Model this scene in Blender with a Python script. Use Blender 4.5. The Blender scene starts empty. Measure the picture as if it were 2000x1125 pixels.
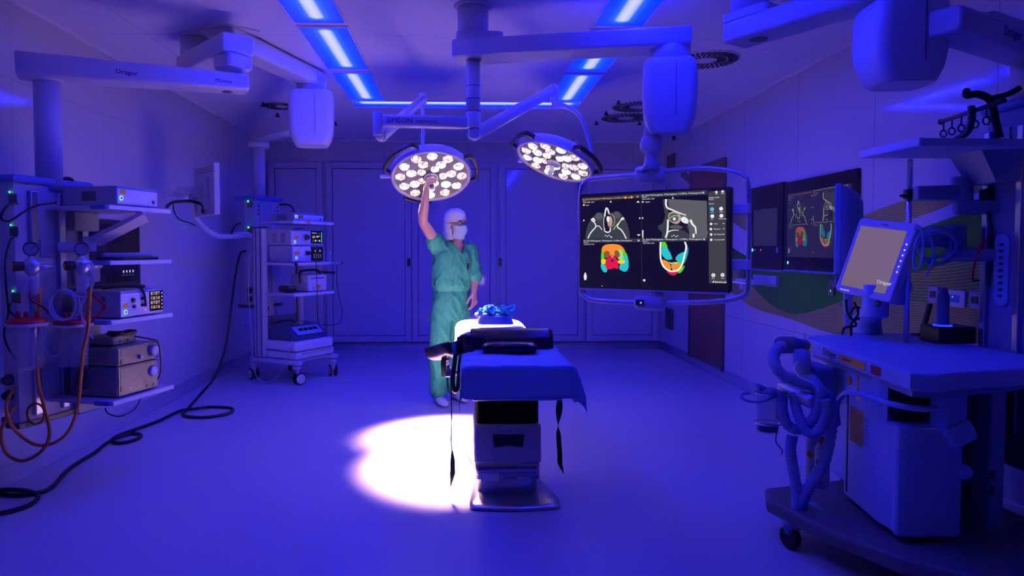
import bpy, bmesh, math, random
from mathutils import Vector, Matrix, Euler, noise
random.seed(7)
SC = bpy.context.scene
COL = SC.collection
PI = math.pi
V = Vector

# ------------------------------------------------------------------ camera
FPX, CAM_H = 1333.0, 1.45
YAW, PITCH = math.radians(1.8), math.radians(2.2)
F_ = V((math.sin(YAW)*math.cos(PITCH), math.cos(YAW)*math.cos(PITCH), -math.sin(PITCH)))
R_ = V((math.cos(YAW), -math.sin(YAW), 0))
U_ = R_.cross(F_)
CX = 900 + FPX*(-R_.y/F_.y)*-1*-1
CX = 900 - FPX*(R_.y/F_.y)
CY = 488 + FPX*(U_.y/F_.y)
EYE = V((0, 0, CAM_H))
cam_d = bpy.data.cameras.new('camera')
cam = bpy.data.objects.new('camera', cam_d); COL.objects.link(cam)
cam_d.sensor_width = 36; cam_d.lens = FPX*36/2000
cam_d.shift_x = (1000-CX)/2000; cam_d.shift_y = (CY-562.5)/2000
cam_d.clip_start = .05; cam_d.clip_end = 100
m = Matrix((R_, U_, -F_)).transposed().to_4x4(); m.translation = EYE
cam.matrix_world = m
SC.camera = cam

def ray(px, py):
    return F_ + R_*((px-CX)/FPX) - U_*((py-CY)/FPX)
def at(px, py, Y):                     # world point seen at a pixel on the plane y = Y
    d = ray(px, py); return EYE + d*(Y/d.y)
def atz(px, py, z):                    # ... on the plane z
    d = ray(px, py); return EYE + d*((z-CAM_H)/d.z)
def atx(px, py, x):
    d = ray(px, py); return EYE + d*(x/d.x)

# ------------------------------------------------------------------ materials
MATS = {}
def nd(nt, t, **kw):
    n = nt.nodes.new(t)
    for k, v in kw.items():
        if k.startswith('i_'):
            key = k[2:]
            n.inputs[int(key) if key.isdigit() else key.replace('_', ' ')].default_value = v
        else: setattr(n, k, v)
    return n
def mth(nt, op, a, b=None, c=None):
    n = nt.nodes.new('ShaderNodeMath'); n.operation = op
    for i, v in enumerate((a, b, c)):
        if v is None: continue
        if isinstance(v, (int, float)): n.inputs[i].default_value = v
        else: nt.links.new(v, n.inputs[i])
    return n.outputs[0]
def mixc(nt, f, a, b):
    n = nt.nodes.new('ShaderNodeMix'); n.data_type = 'RGBA'
    for i, v in ((0, f), (6, a), (7, b)):
        if isinstance(v, (int, float)): n.inputs[i].default_value = v
        elif isinstance(v, tuple): n.inputs[i].default_value = (*v, 1)
        else: nt.links.new(v, n.inputs[i])
    return n.outputs[2]
def mat(name, col, rough=.45, metal=0, noise_amt=.05, scale=30, bump=0, coat=0, spec=.5, trans=0, alpha=1, emit=None, es=0, ior=1.45):
    if name in MATS: return MATS[name]
    m = bpy.data.materials.new(name); m.use_nodes = True
    nt = m.node_tree; b = nt.nodes['Principled BSDF']
    b.inputs['Base Color'].default_value = (*col, 1)
    b.inputs['Roughness'].default_value = rough; b.inputs['Metallic'].default_value = metal
    b.inputs['Coat Weight'].default_value = coat; b.inputs['Specular IOR Level'].default_value = spec
    b.inputs['Transmission Weight'].default_value = trans; b.inputs['Alpha'].default_value = alpha; b.inputs['IOR'].default_value = ior
    if emit: b.inputs['Emission Color'].default_value = (*emit, 1); b.inputs['Emission Strength'].default_value = es
    if noise_amt or bump:
        tc = nd(nt, 'ShaderNodeTexCoord')
        nz = nd(nt, 'ShaderNodeTexNoise', i_Scale=scale, i_Detail=3.0); nt.links.new(tc.outputs['Object'], nz.inputs['Vector'])
        if noise_amt:
            dk = tuple(c*(1-noise_amt*2) for c in col)
            nt.links.new(mixc(nt, nz.outputs['Fac'], dk, tuple(min(1, c*(1+noise_amt)) for c in col)), b.inputs['Base Color'])
            nt.links.new(mth(nt, 'MULTIPLY_ADD', nz.outputs['Fac'], rough*.3, rough*.85), b.inputs['Roughness'])
        if bump:
            bp = nd(nt, 'ShaderNodeBump', i_Strength=bump, i_Distance=.01); nt.links.new(nz.outputs['Fac'], bp.inputs['Height'])
            nt.links.new(bp.outputs[0], b.inputs['Normal'])
    MATS[name] = m; return m
def emat(name, col, s):
    if name in MATS: return MATS[name]
    m = bpy.data.materials.new(name); m.use_nodes = True; nt = m.node_tree
    b = nt.nodes['Principled BSDF']; b.inputs['Base Color'].default_value = (.01, .01, .01, 1); b.inputs['Roughness'].default_value = .3
    b.inputs['Emission Color'].default_value = (*col, 1); b.inputs['Emission Strength'].default_value = s
    MATS[name] = m; return m
def seams(name, col, rough, axes, width=.004, dark=.45, coat=0, spec=.5, bump=0, noise_amt=.04, nscale=2.):
    """panelled surface: axes = [(axis, first, period), ...] seam lines in object space"""
    m = mat(name, col, rough, noise_amt=0, coat=coat, spec=spec); nt = m.node_tree; b = nt.nodes['Principled BSDF']
    tc = nd(nt, 'ShaderNodeTexCoord'); sp = nd(nt, 'ShaderNodeSeparateXYZ'); nt.links.new(tc.outputs['Object'], sp.inputs[0])
    f = None
    for ax, o, per in axes:
        q = mth(nt, 'LESS_THAN', mth(nt, 'PINGPONG', mth(nt, 'SUBTRACT', sp.outputs[ax], o), per/2), width) if per else \
            mth(nt, 'LESS_THAN', mth(nt, 'ABSOLUTE', mth(nt, 'SUBTRACT', sp.outputs[ax], o)), width)
        f = q if f is None else mth(nt, 'MAXIMUM', f, q)
    nz = nd(nt, 'ShaderNodeTexNoise', i_Scale=nscale, i_Detail=4.0); nt.links.new(tc.outputs['Object'], nz.inputs['Vector'])
    base = mixc(nt, nz.outputs['Fac'], tuple(c*(1-2*noise_amt) for c in col), col)
    nt.links.new(mixc(nt, f, base, tuple(c*dark for c in col)), b.inputs['Base Color'])
    return m

# ------------------------------------------------------------------ mesh builder
def frame(o, x, y=None, z=None):
    """4x4 from origin and local x/z (or x/y) directions"""
    x = V(x).normalized()
    if z is not None:
        z = V(z); z = (z - x*z.dot(x)).normalized(); y = z.cross(x)
    else:
        y = V(y); y = (y - x*y.dot(x)).normalized(); z = x.cross(y)
    M = Matrix((x, y, z)).transposed().to_4x4(); M.translation = V(o); return M
def zframe(o, z, hint=(0, 0, 1)):
    z = V(z).normalized(); h = V(hint)
    if abs(z.dot(h.normalized())) > .98: h = V((0, 1, 0))
    x = h.cross(z).normalized(); y = z.cross(x)
    M = Matrix((x, y, z)).transposed().to_4x4(); M.translation = V(o); return M
def rotz(a, o=(0, 0, 0)):
    M = Matrix.Rotation(a, 4, 'Z'); M.translation = V(o); return M
def spline(pts, k=8, closed=False):
    pts = [V(p) for p in pts]; n = len(pts); out = []
    if n < 3: return pts
    for i in range(n if closed else n-1):
        p1, p2 = pts[i], pts[(i+1) % n]
        p0 = pts[(i-1) % n] if (closed or i > 0) else p1*2-p2
        p3 = pts[(i+2) % n] if (closed or i+2 < n) else p2*2-p1
        for j in range(k):
            t = j/k
            out.append(.5*((2*p1)+(p2-p0)*t+(2*p0-5*p1+4*p2-p3)*t*t+(3*p1-p0-3*p2+p3)*t**3))
    if not closed: out.append(pts[-1])
    return out
def rrect(w, h, r, k=5):
    r = min(r, w/2-1e-5, h/2-1e-5); o = []
    for cx, cy, a0 in ((w/2-r, h/2-r, 0), (-w/2+r, h/2-r, PI/2), (-w/2+r, -h/2+r, PI), (w/2-r, -h/2+r, 1.5*PI)):
        for i in range(k+1):
            a = a0+PI/2*i/k; o.append((cx+r*math.cos(a), cy+r*math.sin(a)))
    return o
class MB:
    def __init__(s, M=None): s.bm = bmesh.new(); s.M = M or Matrix(); s.mi = 0; s.mats = []
    def use(s, m):
        if m not in s.mats: s.mats.append(m)
        s.mi = s.mats.index(m); return s
    def mesh(s, verts, faces, smooth=False, M=None):
        T = s.M @ M if M else s.M
        vs = [s.bm.verts.new(T @ V(v)) for v in verts]; fs = []
        for f in faces:
            try: q = s.bm.faces.new([vs[i] for i in f])
            except ValueError: continue
            q.smooth = smooth; q.material_index = s.mi; fs.append(q)
        return vs, fs
    def box(s, c, d, M=None, bev=0, seg=2):
        x, y, z = (q/2 for q in d); c = V(c)
        vs, fs = s.mesh([c+V((a*x, b*y, e*z)) for a in (-1, 1) for b in (-1, 1) for e in (-1, 1)],
               [(0, 1, 3, 2), (4, 6, 7, 5), (0, 4, 5, 1), (2, 3, 7, 6), (0, 2, 6, 4), (1, 5, 7, 3)], M=M)
        if bev:
            es = list({e for f in fs for e in f.edges})
            r = bmesh.ops.bevel(s.bm, geom=es, offset=min(bev, min(d)*.45), segments=seg, profile=.5, affect='EDGES')
            for f in r['faces']: f.smooth = True; f.material_index = s.mi
        return s
    def loft(s, rings, smooth=True, cap=True, closed=False, M=None):
        n = len(rings[0]); vs = [p for r in rings for p in r]; fs = []
        for i in range(len(rings)-(0 if closed else 1)):
            a, b = i*n, ((i+1) % len(rings))*n
            for j in range(n): fs.append((a+j, a+(j+1) % n, b+(j+1) % n, b+j))
        vv, ff = s.mesh(vs, fs, smooth, M)
        if cap and not closed:
            for r, rev in ((vv[:n], True), (vv[-n:], False)):
                try:
                    f = s.bm.faces.new(r[::-1] if rev else r); f.material_index = s.mi
                except ValueError: pass
        return s
    def cyl(s, p0, p1, r, r1=None, n=24, cap=True, bev=0):
        p0, p1 = V(p0), V(p1); r1 = r if r1 is None else r1; M = zframe(p0, p1-p0); L = (p1-p0).length
        prof = [(r, 0), (r1, L)] if not bev else [(r-bev, 0), (r-bev*.3, bev*.3), (r, bev), (r1, L-bev), (r1-bev*.3, L-bev*.3), (r1-bev, L)]
        return s.loft([[M @ V((q*math.cos(2*PI*i/n), q*math.sin(2*PI*i/n), h)) for i in range(n)] for q, h in prof], cap=cap)
    def lathe(s, prof, M=None, n=32, cap=True, sx=1, sy=1):
        M = M or Matrix()
        return s.loft([[M @ V((max(q, 1e-4)*sx*math.cos(2*PI*i/n), max(q, 1e-4)*sy*math.sin(2*PI*i/n), h)) for i in range(n)] for q, h in prof], cap=cap)
    def tube(s, pts, r, n=8, k=8, closed=False, rf=None):
        P = spline(pts, k, closed) if k > 1 else [V(p) for p in pts]; m_ = len(P)
        rings = []; up = None
        for i in range(m_):
            t = (P[(i+1) % m_]-P[i-1]) if (closed or 0 < i < m_-1) else (P[1]-P[0] if i == 0 else P[-1]-P[-2])
            if t.length < 1e-9: t = V((0, 0, 1))
            t.normalize()
            if up is None: up = V((0, 0, 1)) if abs(t.z) < .9 else V((1, 0, 0))
            up = (up-t*up.dot(t)).normalized(); b = t.cross(up)
            q = r*(rf(i/(m_-1)) if rf else 1)
            rings.append([P[i]+up*(q*math.cos(2*PI*j/n))+b*(q*math.sin(2*PI*j/n)) for j in range(n)])
        return s.loft(rings, closed=closed)
    def prism(s, poly, h, M=None, bev=0, smooth=False, top=1.):
        """2D polygon extruded along local z from 0 to h (bevelled rims if bev)"""
        M = M or Matrix(); n = len(poly)
        cx = sum(p[0] for p in poly)/n; cy = sum(p[1] for p in poly)/n
        def ring(z, ins, sc=1.):
            o = []
            for i, (x, y) in enumerate(poly):
                dx, dy = (x-cx)*sc, (y-cy)*sc; L = math.hypot(dx, dy) or 1
                o.append(M @ V((cx+dx*(1-ins/L), cy+dy*(1-ins/L), z)))
            return o
        lv = [(0, 0, 1.), (h, 0, top)] if not bev else [(0, bev, 1.), (bev*.3, bev*.3, 1.), (bev, 0, 1.), (h-bev, 0, top), (h-bev*.3, bev*.3, top), (h, bev, top)]
        return s.loft([ring(*q) for q in lv], smooth=smooth)
    def beam(s, p0, p1, w, h, bev=.01, up=(0, 0, 1), ext=0, r=None, h1=None, w1=None):
        """rounded box section from p0 to p1 (w sideways, h along up)"""
        p0, p1 = V(p0), V(p1); d = (p1-p0).normalized(); p0 = p0-d*ext; p1 = p1+d*ext
        M = frame(p0, V(up).cross(d), z=d); L = (p1-p0).length
        # local x = sideways, y = ~ -up..., z along
        def ring(z, a, b, ins): return [M @ V((x, y, z)) for x, y in rrect(a-2*ins, b-2*ins, max((r or bev)-ins*.5, .002), 4)]
        w1 = w1 or w; h1 = h1 or h
        return s.loft([ring(0, w, h, bev), ring(bev*.3, w, h, bev*.3), ring(bev, w, h, 0), ring(L-bev, w1, h1, 0), ring(L-bev*.3, w1, h1, bev*.3), ring(L, w1, h1, bev)])
    def sphere(s, c, r, n=20, k=12, M=None):
        r = r if hasattr(r, '__len__') else (r, r, r); c = V(c)
        rings = [[c+V((r[0]*math.sin(PI*i/k)*math.cos(2*PI*j/n), r[1]*math.sin(PI*i/k)*math.sin(2*PI*j/n), -r[2]*math.cos(PI*i/k))) for j in range(n)] for i in range(1, k)]
        if M: rings = [[M @ p for p in q] for q in rings]
        return s.loft(rings)
    def quad(s, a, b, c, d, M=None): s.mesh([a, b, c, d], [(0, 1, 2, 3)], M=M); return s
    def poly(s, pts, M=None, z=0.):
        s.mesh([(p[0], p[1], z if len(p) < 3 else p[2]) for p in pts], [tuple(range(len(pts)))], M=M); return s
    def text(s, txt, size, M, extrude=.0004, align='LEFT', sx=1., shear=0., bold=0.):
        cu = bpy.data.curves.new('t', 'FONT'); cu.body = txt; cu.size = size; cu.extrude = extrude; cu.align_x = align; cu.shear = shear; cu.offset = bold*size; cu.resolution_u = 2
        ob = bpy.data.objects.new('t', cu); COL.objects.link(ob)
        bpy.context.view_layer.update()
        me = bpy.data.meshes.new_from_object(ob.evaluated_get(bpy.context.evaluated_depsgraph_get()))
        s.mesh([(v.co.x*sx, v.co.y, v.co.z) for v in me.vertices], [tuple(p.vertices) for p in me.polygons], M=M)
        bpy.data.objects.remove(ob); bpy.data.curves.remove(cu); bpy.data.meshes.remove(me); return s
    def build(s, name, m=None, parent=None, label=None, norm=True):
        if norm: bmesh.ops.recalc_face_normals(s.bm, faces=s.bm.faces)
        me = bpy.data.meshes.new(name); s.bm.to_mesh(me); s.bm.free()
        for q in (s.mats or [m]): me.materials.append(q)
        o = bpy.data.objects.new(name, me); COL.objects.link(o)
        if parent is not None: o.parent = parent
        if label: o['label'] = label
        return o
def tag(o, label, cat, group=None, kind=None):
    o['label'] = label; o['category'] = cat
    if group: o['group'] = group
    if kind: o['kind'] = kind
    return o
def thing(name, label, cat, loc=(0, 0, 0), rz=0, group=None):
    o = bpy.data.objects.new(name, None); COL.objects.link(o); o.location = loc; o.rotation_euler = (0, 0, rz)
    o.empty_display_size = .05
    return tag(o, label, cat, group)
def struct(o): o['kind'] = 'structure'; return o
def kids(o): return [c for c in COL.objects if c.parent == o]
def dup(o, parent=None, **kw):
    c = o.copy(); COL.objects.link(c)
    if parent is not None: c.parent = parent
    for ch in kids(o): dup(ch, c)
    for k, v in kw.items():
        if k in ('loc', 'rz'): (setattr(c, 'location', v) if k == 'loc' else setattr(c, 'rotation_euler', (0, 0, v)))
        else: c[k] = v
    return c
def turn(M, p): return M @ V(p)

white = mat('white_enamel', (.72, .72, .74), .32)
offwhite = mat('cream_plastic', (.62, .61, .62), .4)
lgrey = mat('light_grey_plastic', (.5, .5, .53), .42)
grey = mat('grey_enamel', (.2, .2, .23), .45)
dgrey = mat('dark_grey_plastic', (.07, .07, .085), .45)
black = mat('black_plastic', (.012, .012, .015), .4)
rubber = mat('black_rubber', (.014, .014, .016), .6)
steel = mat('brushed_steel', (.56, .55, .55), .3, 1, noise_amt=0)
chrome = mat('chrome', (.75, .75, .77), .12, 1, noise_amt=0)
alu = mat('satin_aluminium', (.62, .62, .65), .38, .75, noise_amt=0)
bluetrim = mat('blue_trim', (.06, .12, .5), .4)
yellow = mat('warning_yellow', (.75, .42, .03), .5)
redp = mat('red_plastic', (.45, .012, .02), .35)
orange = mat('orange_hose_rubber', (.62, .22, .03), .45)
ledg = emat('green_led', (.05, 1, .15), 3)
ledring = emat('green_white_led_ring', (.3, 1, .5), .8)
ledr = emat('red_led', (1, .05, .1), 3)
inkdark = mat('dark_print', (.03, .03, .07), .5)
# ------------------------------------------------------------------ the room
XL, XR, YB, YF, ZC = -2.82, 2.96, 9.92, -1.6, 3.02
wallmat = seams('left_wall_panels', (.62, .6, .62), .08, [(1, .02, 1.1), (2, 2.52, 0), (2, .72, 0)], .003, .78, spec=.45)
wallmat_b = seams('back_wall_panels', (.6, .58, .62), .22, [(0, .1, 1.2)], .0035, .6)
ceilmat = seams('ceiling_metal_panels', (.85, .82, .85), .5, [(0, .05, 1.17), (1, .3, 1.2)], .003, .6)
floormat = mat('speckled_vinyl', (.5, .47, .54), .36, noise_amt=.05, scale=220, bump=.03)
def plane(name, pts, m):
    b = MB(); b.poly(pts); o = b.build(name, m, norm=False); return struct(o)
plane('floor', [(XL-.1, YF-.1, 0), (XR+.1, YF-.1, 0), (XR+.1, YB+.1, 0), (XL-.1, YB+.1, 0)], floormat)
def slab(name, c, d, m): return struct(MB().box(c, d).build(name, m))
slab('ceiling', ((XL+XR)/2, (YF+YB)/2, ZC+.05), (XR-XL+.2, YB-YF+.2, .1), ceilmat)
slab('wall_left', (XL-.05, (YF+YB)/2, ZC/2), (.1, YB-YF+.2, ZC), wallmat)
slab('wall_back', ((XL+XR)/2, YB+.05, ZC/2), (XR-XL, .1, ZC), wallmat_b)
slab('wall_front', ((XL+XR)/2, YF-.05, ZC/2), (XR-XL, .1, ZC), mat('dark_front_wall', (.06, .06, .07), .6))  # unseen wall behind the camera, coloured dark to dim the foreground
# coved skirting of the same vinyl, 10 cm up each wall
def cove(name, p0, p1, nrm):
    p0, p1, nrm = V(p0), V(p1), V(nrm); prof = [(.0, .105), (.006, .105), (.006, .05)]
    prof += [(.006+.044*(1-math.cos(a*PI/10)), .05-.0495*math.sin(a*PI/10)) for a in range(1, 6)] + [(.0, .0005)]
    b = MB(); b.loft([[p+nrm*x+V((0, 0, z)) for x, z in prof] for p in (p0, p1)]); return struct(b.build(name, floormat))
cove('baseboard_left', (XL, YF, 0), (XL, YB, 0), (1, 0, 0)); cove('baseboard_back', (XL, YB, 0), (XR, YB, 0), (0, -1, 0))
cove('baseboard_right', (XR, YB, 0), (XR, YF, 0), (-1, 0, 0))
# ceiling edge trims
struct(MB().box((XL+.012, (YF+YB)/2, ZC-.01), (.024, YB-YF, .02)).build('trim_1', ceilmat))
struct(MB().box((XR-.012, (YF+YB)/2, ZC-.01), (.024, YB-YF, .02)).build('trim_2', ceilmat))
struct(MB().box(((XL+XR)/2, YB-.012, ZC-.01), (XR-XL, .024, .02)).build('trim_3', ceilmat))

# right wall with its printed green wave: the print is part of the glass cladding
wr = seams('right_wall_glass', (.6, .58, .62), .07, [(1, .35, 1.12), (2, .72, 0)], .0035, .5, spec=.5)
g_dark = mat('print_dark_green', (.015, .13, .006), .15, noise_amt=.03)
g_mid = mat('print_moss_green', (.10, .16, .04), .15, noise_amt=.03)
def striped(name, c1, c2, per, slant):
    m = mat(name, c1, .16, noise_amt=0); nt = m.node_tree; tc = nd(nt, 'ShaderNodeTexCoord'); sp = nd(nt, 'ShaderNodeSeparateXYZ')
    nt.links.new(tc.outputs['Object'], sp.inputs[0])
    w = mth(nt, 'MULTIPLY', mth(nt, 'SINE', mth(nt, 'MULTIPLY', sp.outputs[1], 3.2)), .06)
    q = mth(nt, 'ADD', mth(nt, 'ADD', sp.outputs[2], w), mth(nt, 'MULTIPLY', sp.outputs[1], slant))
    f = mth(nt, 'LESS_THAN', mth(nt, 'PINGPONG', q, per/2), per*.2)
    nt.links.new(mixc(nt, f, c1, c2), nt.nodes['Principled BSDF'].inputs['Base Color']); return m
g_stripe = striped('print_beige_stripes', (.33, .33, .12), (.17, .19, .04), .016, .05)
g_stripe2 = striped('print_green_stripes', (.26, .28, .08), (.06, .13, .015), .02, -.06)
b = MB(); b.use(wr); b.box((XR+.05, (YF+YB)/2, ZC/2), (.1, YB-YF+.2, ZC))
def band(m, top, bot, off):
    """area of print between two curves given as picture-measured points on the wall"""
    b.use(m); T = spline([atx(x, y, XR) for x, y in top], 6); B = spline([atx(x, y, XR) for x, y in bot], 6)
    n = 48
    def samp(P, t):
        L = [0]
        for i in range(1, len(P)): L.append(L[-1]+(P[i]-P[i-1]).length)
        d = t*L[-1]
        for i in range(1, len(P)):
            if L[i] >= d-1e-9:
                k = (d-L[i-1])/max(L[i]-L[i-1], 1e-9); return P[i-1].lerp(P[i], k)
        return P[-1]
    vs = []; fs = []
    for i in range(n+1):
        for P in (T, B):
            p = samp(P, i/n); vs.append((XR-off, p.y, p.z))
    for i in range(n): fs.append((2*i, 2*i+1, 2*i+3, 2*i+2))
    b.mesh(vs, fs)
band(g_stripe, [(1330, 330), (1440, 400), (1560, 470), (1700, 415), (1800, 380), (1920, 340), (2120, 270)],
     [(1330, 345), (1440, 440), (1560, 500), (1700, 450), (1800, 422), (1920, 372), (2120, 300)], .0012)
band(g_stripe, [(1416, 485), (1480, 520), (1560, 545), (1660, 545), (1800, 545), (1960, 560), (2150, 590)],
     [(1416, 560), (1470, 600), (1540, 622), (1640, 655), (1800, 668), (1960, 672), (2150, 690)], .0012)
band(g_stripe2, [(1640, 560), (1720, 520), (1800, 470), (1900, 430), (2000, 395), (2150, 330)],
     [(1640, 600), (1720, 590), (1800, 590), (1900, 600), (2000, 610), (2150, 640)], .0018)
band(g_dark, [(1416, 475), (1470, 505), (1540, 520), (1640, 520), (1720, 480), (1800, 446), (1900, 410), (2000, 372), (2150, 300)],
     [(1416, 480), (1470, 560), (1540, 612), (1640, 590), (1720, 548), (1800, 530), (1900, 500), (2000, 470), (2150, 420)], .0024)
struct(b.build('wall_right', wr))

# glazed sliding doors across the back wall
dframe = mat('door_frame_enamel', (.55, .53, .6), .35)
dglass = mat('back_painted_glass', (.6, .58, .64), .05, noise_amt=.02, scale=3, spec=.6)
def pane_x(px): return (px-900)/FPX*YB
def glass_door(nm, x0, x1, handle=None):
    z0, z1 = .12, 2.70; fw = .085; y = YB
    b = MB(); xc = (x0+x1)/2
    for c, d in (((x0+fw/2, y-.03, (z0+z1)/2), (fw, .06, z1-z0)), ((x1-fw/2, y-.03, (z0+z1)/2), (fw, .06, z1-z0)),
                 ((xc, y-.03, z1-fw/2), (x1-x0-2*fw, .06, fw)), ((xc, y-.03, z0+fw/2), (x1-x0-2*fw, .06, fw))): b.box(c, d, bev=.006)
    o = struct(b.build(nm, dframe))
    b = MB(); b.box((xc, y-.018, (z0+z1)/2), (x1-x0-2*fw+.004, .012, z1-z0-2*fw+.004)); b.build('pane', dglass, o)
    b = MB(); w, h = x1-x0-2*fw, z1-z0-2*fw
    for sx in (-1, 1): b.box((xc+sx*w/2, y-.027, (z0+z1)/2), (.012, .012, h))
    for sz in (-1, 1): b.box((xc, y-.027, (z0+z1)/2+sz*h/2), (w, .012, .012))
    b.build('gasket', rubber, o)
    if handle:
        b = MB(); b.prism(rrect(.045, .115, .01), .008, frame((handle, y-.06, 1.27), (1, 0, 0), z=(0, -1, 0)), bev=.002); b.build('handle', black, o)
for i, (a, c, h) in enumerate(((531, 634, None), (641, 804, pane_x(803.5)-.03), (806, 969, None), (976, 1141, pane_x(975)+.01), (1146, 1288, None))):
    glass_door('door_%d' % (i+1), pane_x(a), pane_x(c), h)
# dark reddish door in the right wall
brown = mat('dark_red_brown_laminate', (.16, .06, .045), .35)
y0, y1 = atx(1415, 500, XR).y, atx(1352, 500, XR).y
b = MB(); b.box((XR-.012, (y0+y1)/2, 1.27), (.024, y1-y0, 2.34), bev=.004); o = struct(b.build('door_6', brown))
b = MB(); b.box((XR-.016, y0-.02, 1.27), (.03, .045, 2.38)); b.box((XR-.016, y1+.02, 1.27), (.03, .045, 2.38)); b.box((XR-.016, (y0+y1)/2, 2.46), (.03, y1-y0+.08, .045)); b.build('frame', dgrey, o)

# small dark grilles at the far end of the right wall
for k, (px, y0_, y1_) in enumerate(((1298, 308, 333), (1301, 600, 640))):
    p = atx(px, (y0_+y1_)/2, XR); h = abs(atx(px, y0_, XR).z-atx(px, y1_, XR).z)
    t = thing('wall_grille', ['small dark grille high on the far end of the right wall', 'dark grille low on the far end of the right wall near the floor'][k], 'grille', (XR, min(p.y, 9.55), p.z))
    b = MB(); b.box((-.008, 0, 0), (.016, .34, h), bev=.004); b.build('grille_frame', dgrey, t)
    b = MB()
    for i in range(7): b.box((-.018, 0, -h/2+h*(i+1)/8), (.006, .3, h*.05))
    b.build('louvre', black, t)

# ------------------------------------------------------------------ ceiling luminaires (blue)
def lamp_mat(name, w, l, core_r, off=0., along=1):
    m = bpy.data.materials.new(name); m.use_nodes = True; nt = m.node_tree; b = nt.nodes['Principled BSDF']
    tc = nd(nt, 'ShaderNodeTexCoord'); sp = nd(nt, 'ShaderNodeSeparateXYZ'); nt.links.new(tc.outputs['Object'], sp.inputs[0])
    ax, ay = (0, 1) if along == 1 else (1, 0)
    x = mth(nt, 'ABSOLUTE', mth(nt, 'SUBTRACT', sp.outputs[ax], off)); y = mth(nt, 'ABSOLUTE', sp.outputs[ay])
    y = mth(nt, 'MAXIMUM', mth(nt, 'SUBTRACT', y, l/2-core_r*2.2), 0)
    d = mth(nt, 'SQRT', mth(nt, 'ADD', mth(nt, 'MULTIPLY', x, x), mth(nt, 'MULTIPLY', y, y)))
    rp = nd(nt, 'ShaderNodeValToRGB'); nt.links.new(mth(nt, 'DIVIDE', d, w/2), rp.inputs[0])
    e = rp.color_ramp.elements; k = core_r/(w/2)
    e[0].position = 0; e[0].color = (.022, .024, 1, 1)
    e[1].position = 1.; e[1].color = (.0, .001, .3, 1)
    for pos, c in ((k*.75, (.017, .018, 1, 1)), (k*1.25, (.0006, .005, .8, 1)), (k*2.2, (.0, .002, .5, 1))):
        q = rp.color_ramp.elements.new(min(.98, pos)); q.color = c
    nt.links.new(rp.outputs[0], b.inputs['Emission Color']); b.inputs['Emission Strength'].default_value = BLUE
    b.inputs['Base Color'].default_value = (.02, .03, .2, 1); b.inputs['Roughness'].default_value = .25
    return m
BLUE = 29.0
LW, LL = .34, 1.10
lm = lamp_mat('blue_lamp_diffuser', LW, LL, .045)
def luminaire(name, loc, w, l, m, label, group):
    t = thing(name, label, 'ceiling light', loc, 0, group)
    b = MB(); b.box((0, 0, -.002), (w, l, .006)); b.build('diffuser', m, t)
    b = MB(); f = .014
    for sx in (-1, 1): b.box((sx*(w/2+f/2), 0, -.006), (f, l+2*f, .018), bev=.003)
    for sy in (-1, 1): b.box((0, sy*(l/2+f/2), -.006), (w, f, .018), bev=.003)
    b.build('trim_frame', white, t); return t
rows = [(2, 4.08, 'foremost'), (3, 5.19, 'middle'), (4, 6.31, 'farthest')]
xl = (atz(545, 0, ZC).x+atz(652, 0, ZC).x)/2; xr = (atz(1193, 0, ZC).x+atz(1290, 0, ZC).x)/2
yP = [(atz(600, 50, ZC).y, atz(600, 133, ZC).y), (atz(600, 139, ZC).y, atz(600, 193, ZC).y)]
ys = [sum(yP[0])/2, sum(yP[1])/2]; st = ys[1]-ys[0]; ys = [ys[0]-2*st, ys[0]-st]+ys
LL = min(abs(yP[0][1]-yP[0][0]), 1.12)
for side, x in (('left', xl), ('right', xr)):
    nm = {0: 'above the viewer', 1: 'cut by the top edge of the picture', 2: 'in the middle of the run', 3: 'at the far end of the run'}
    for i, y in enumerate(ys):
        lab = 'blue recessed ceiling light of the %s row, %s' % (side, nm[i])
        luminaire('ceiling_light', (x, y, ZC), LW, LL, lm, lab, 'blue recessed lights of the %s row' % side)
yc0, yc1 = atz(800, 196, ZC).y, atz(800, 208, ZC).y
wc = xr-xl+LW
lm2 = lamp_mat('blue_cross_lamp_diffuser', yc1-yc0, wc, .06, off=-.06, along=0)
luminaire('ceiling_light', ((xl+xr)/2, (yc0+yc1)/2, ZC), wc, yc1-yc0, lm2, 'long blue strip light crossing the ceiling between both rows', 'blue cross strip')

# swirl air outlets
ventw = mat('vent_white', (.62, .6, .64), .5)
def vent(px, py, r, label):
    p = atz(px, py, ZC)
    t = thing('ceiling_vent', label, 'ceiling vent', (p.x, p.y, ZC), 0, 'round swirl vents in the ceiling')
    b = MB(); b.lathe([(r, 0), (r, -.006), (r*.96, -.01), (.0, -.01)], n=48); b.build('plate', ventw, t)
    b = MB()
    for ri, ro, n in ((.34, .62, 24), (.66, .95, 36)):
        for i in range(n):
            a = 2*PI*i/n; w = PI/n*.62
            q = [(ri*r*math.cos(a-w), ri*r*math.sin(a-w)), (ro*r*math.cos(a-w+.12), ro*r*math.sin(a-w+.12)), (ro*r*math.cos(a+w+.12), ro*r*math.sin(a+w+.12)), (ri*r*math.cos(a+w), ri*r*math.sin(a+w))]
            b.prism(q, .003, Matrix.Translation((0, 0, -.0135)))
    b.build('slot', black, t)
vent(550, 206, .2, 'round swirl vent in the ceiling behind the left pendant motor head')
vent(1378, 116, .27, 'large round swirl vent in the ceiling right of the monitor boom')
vent(1248, 207, .3, 'upper of two round swirl vents left of the monitor boom head')
vent(1222, 229, .3, 'lower of two round swirl vents left of the monitor boom head')
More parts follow.
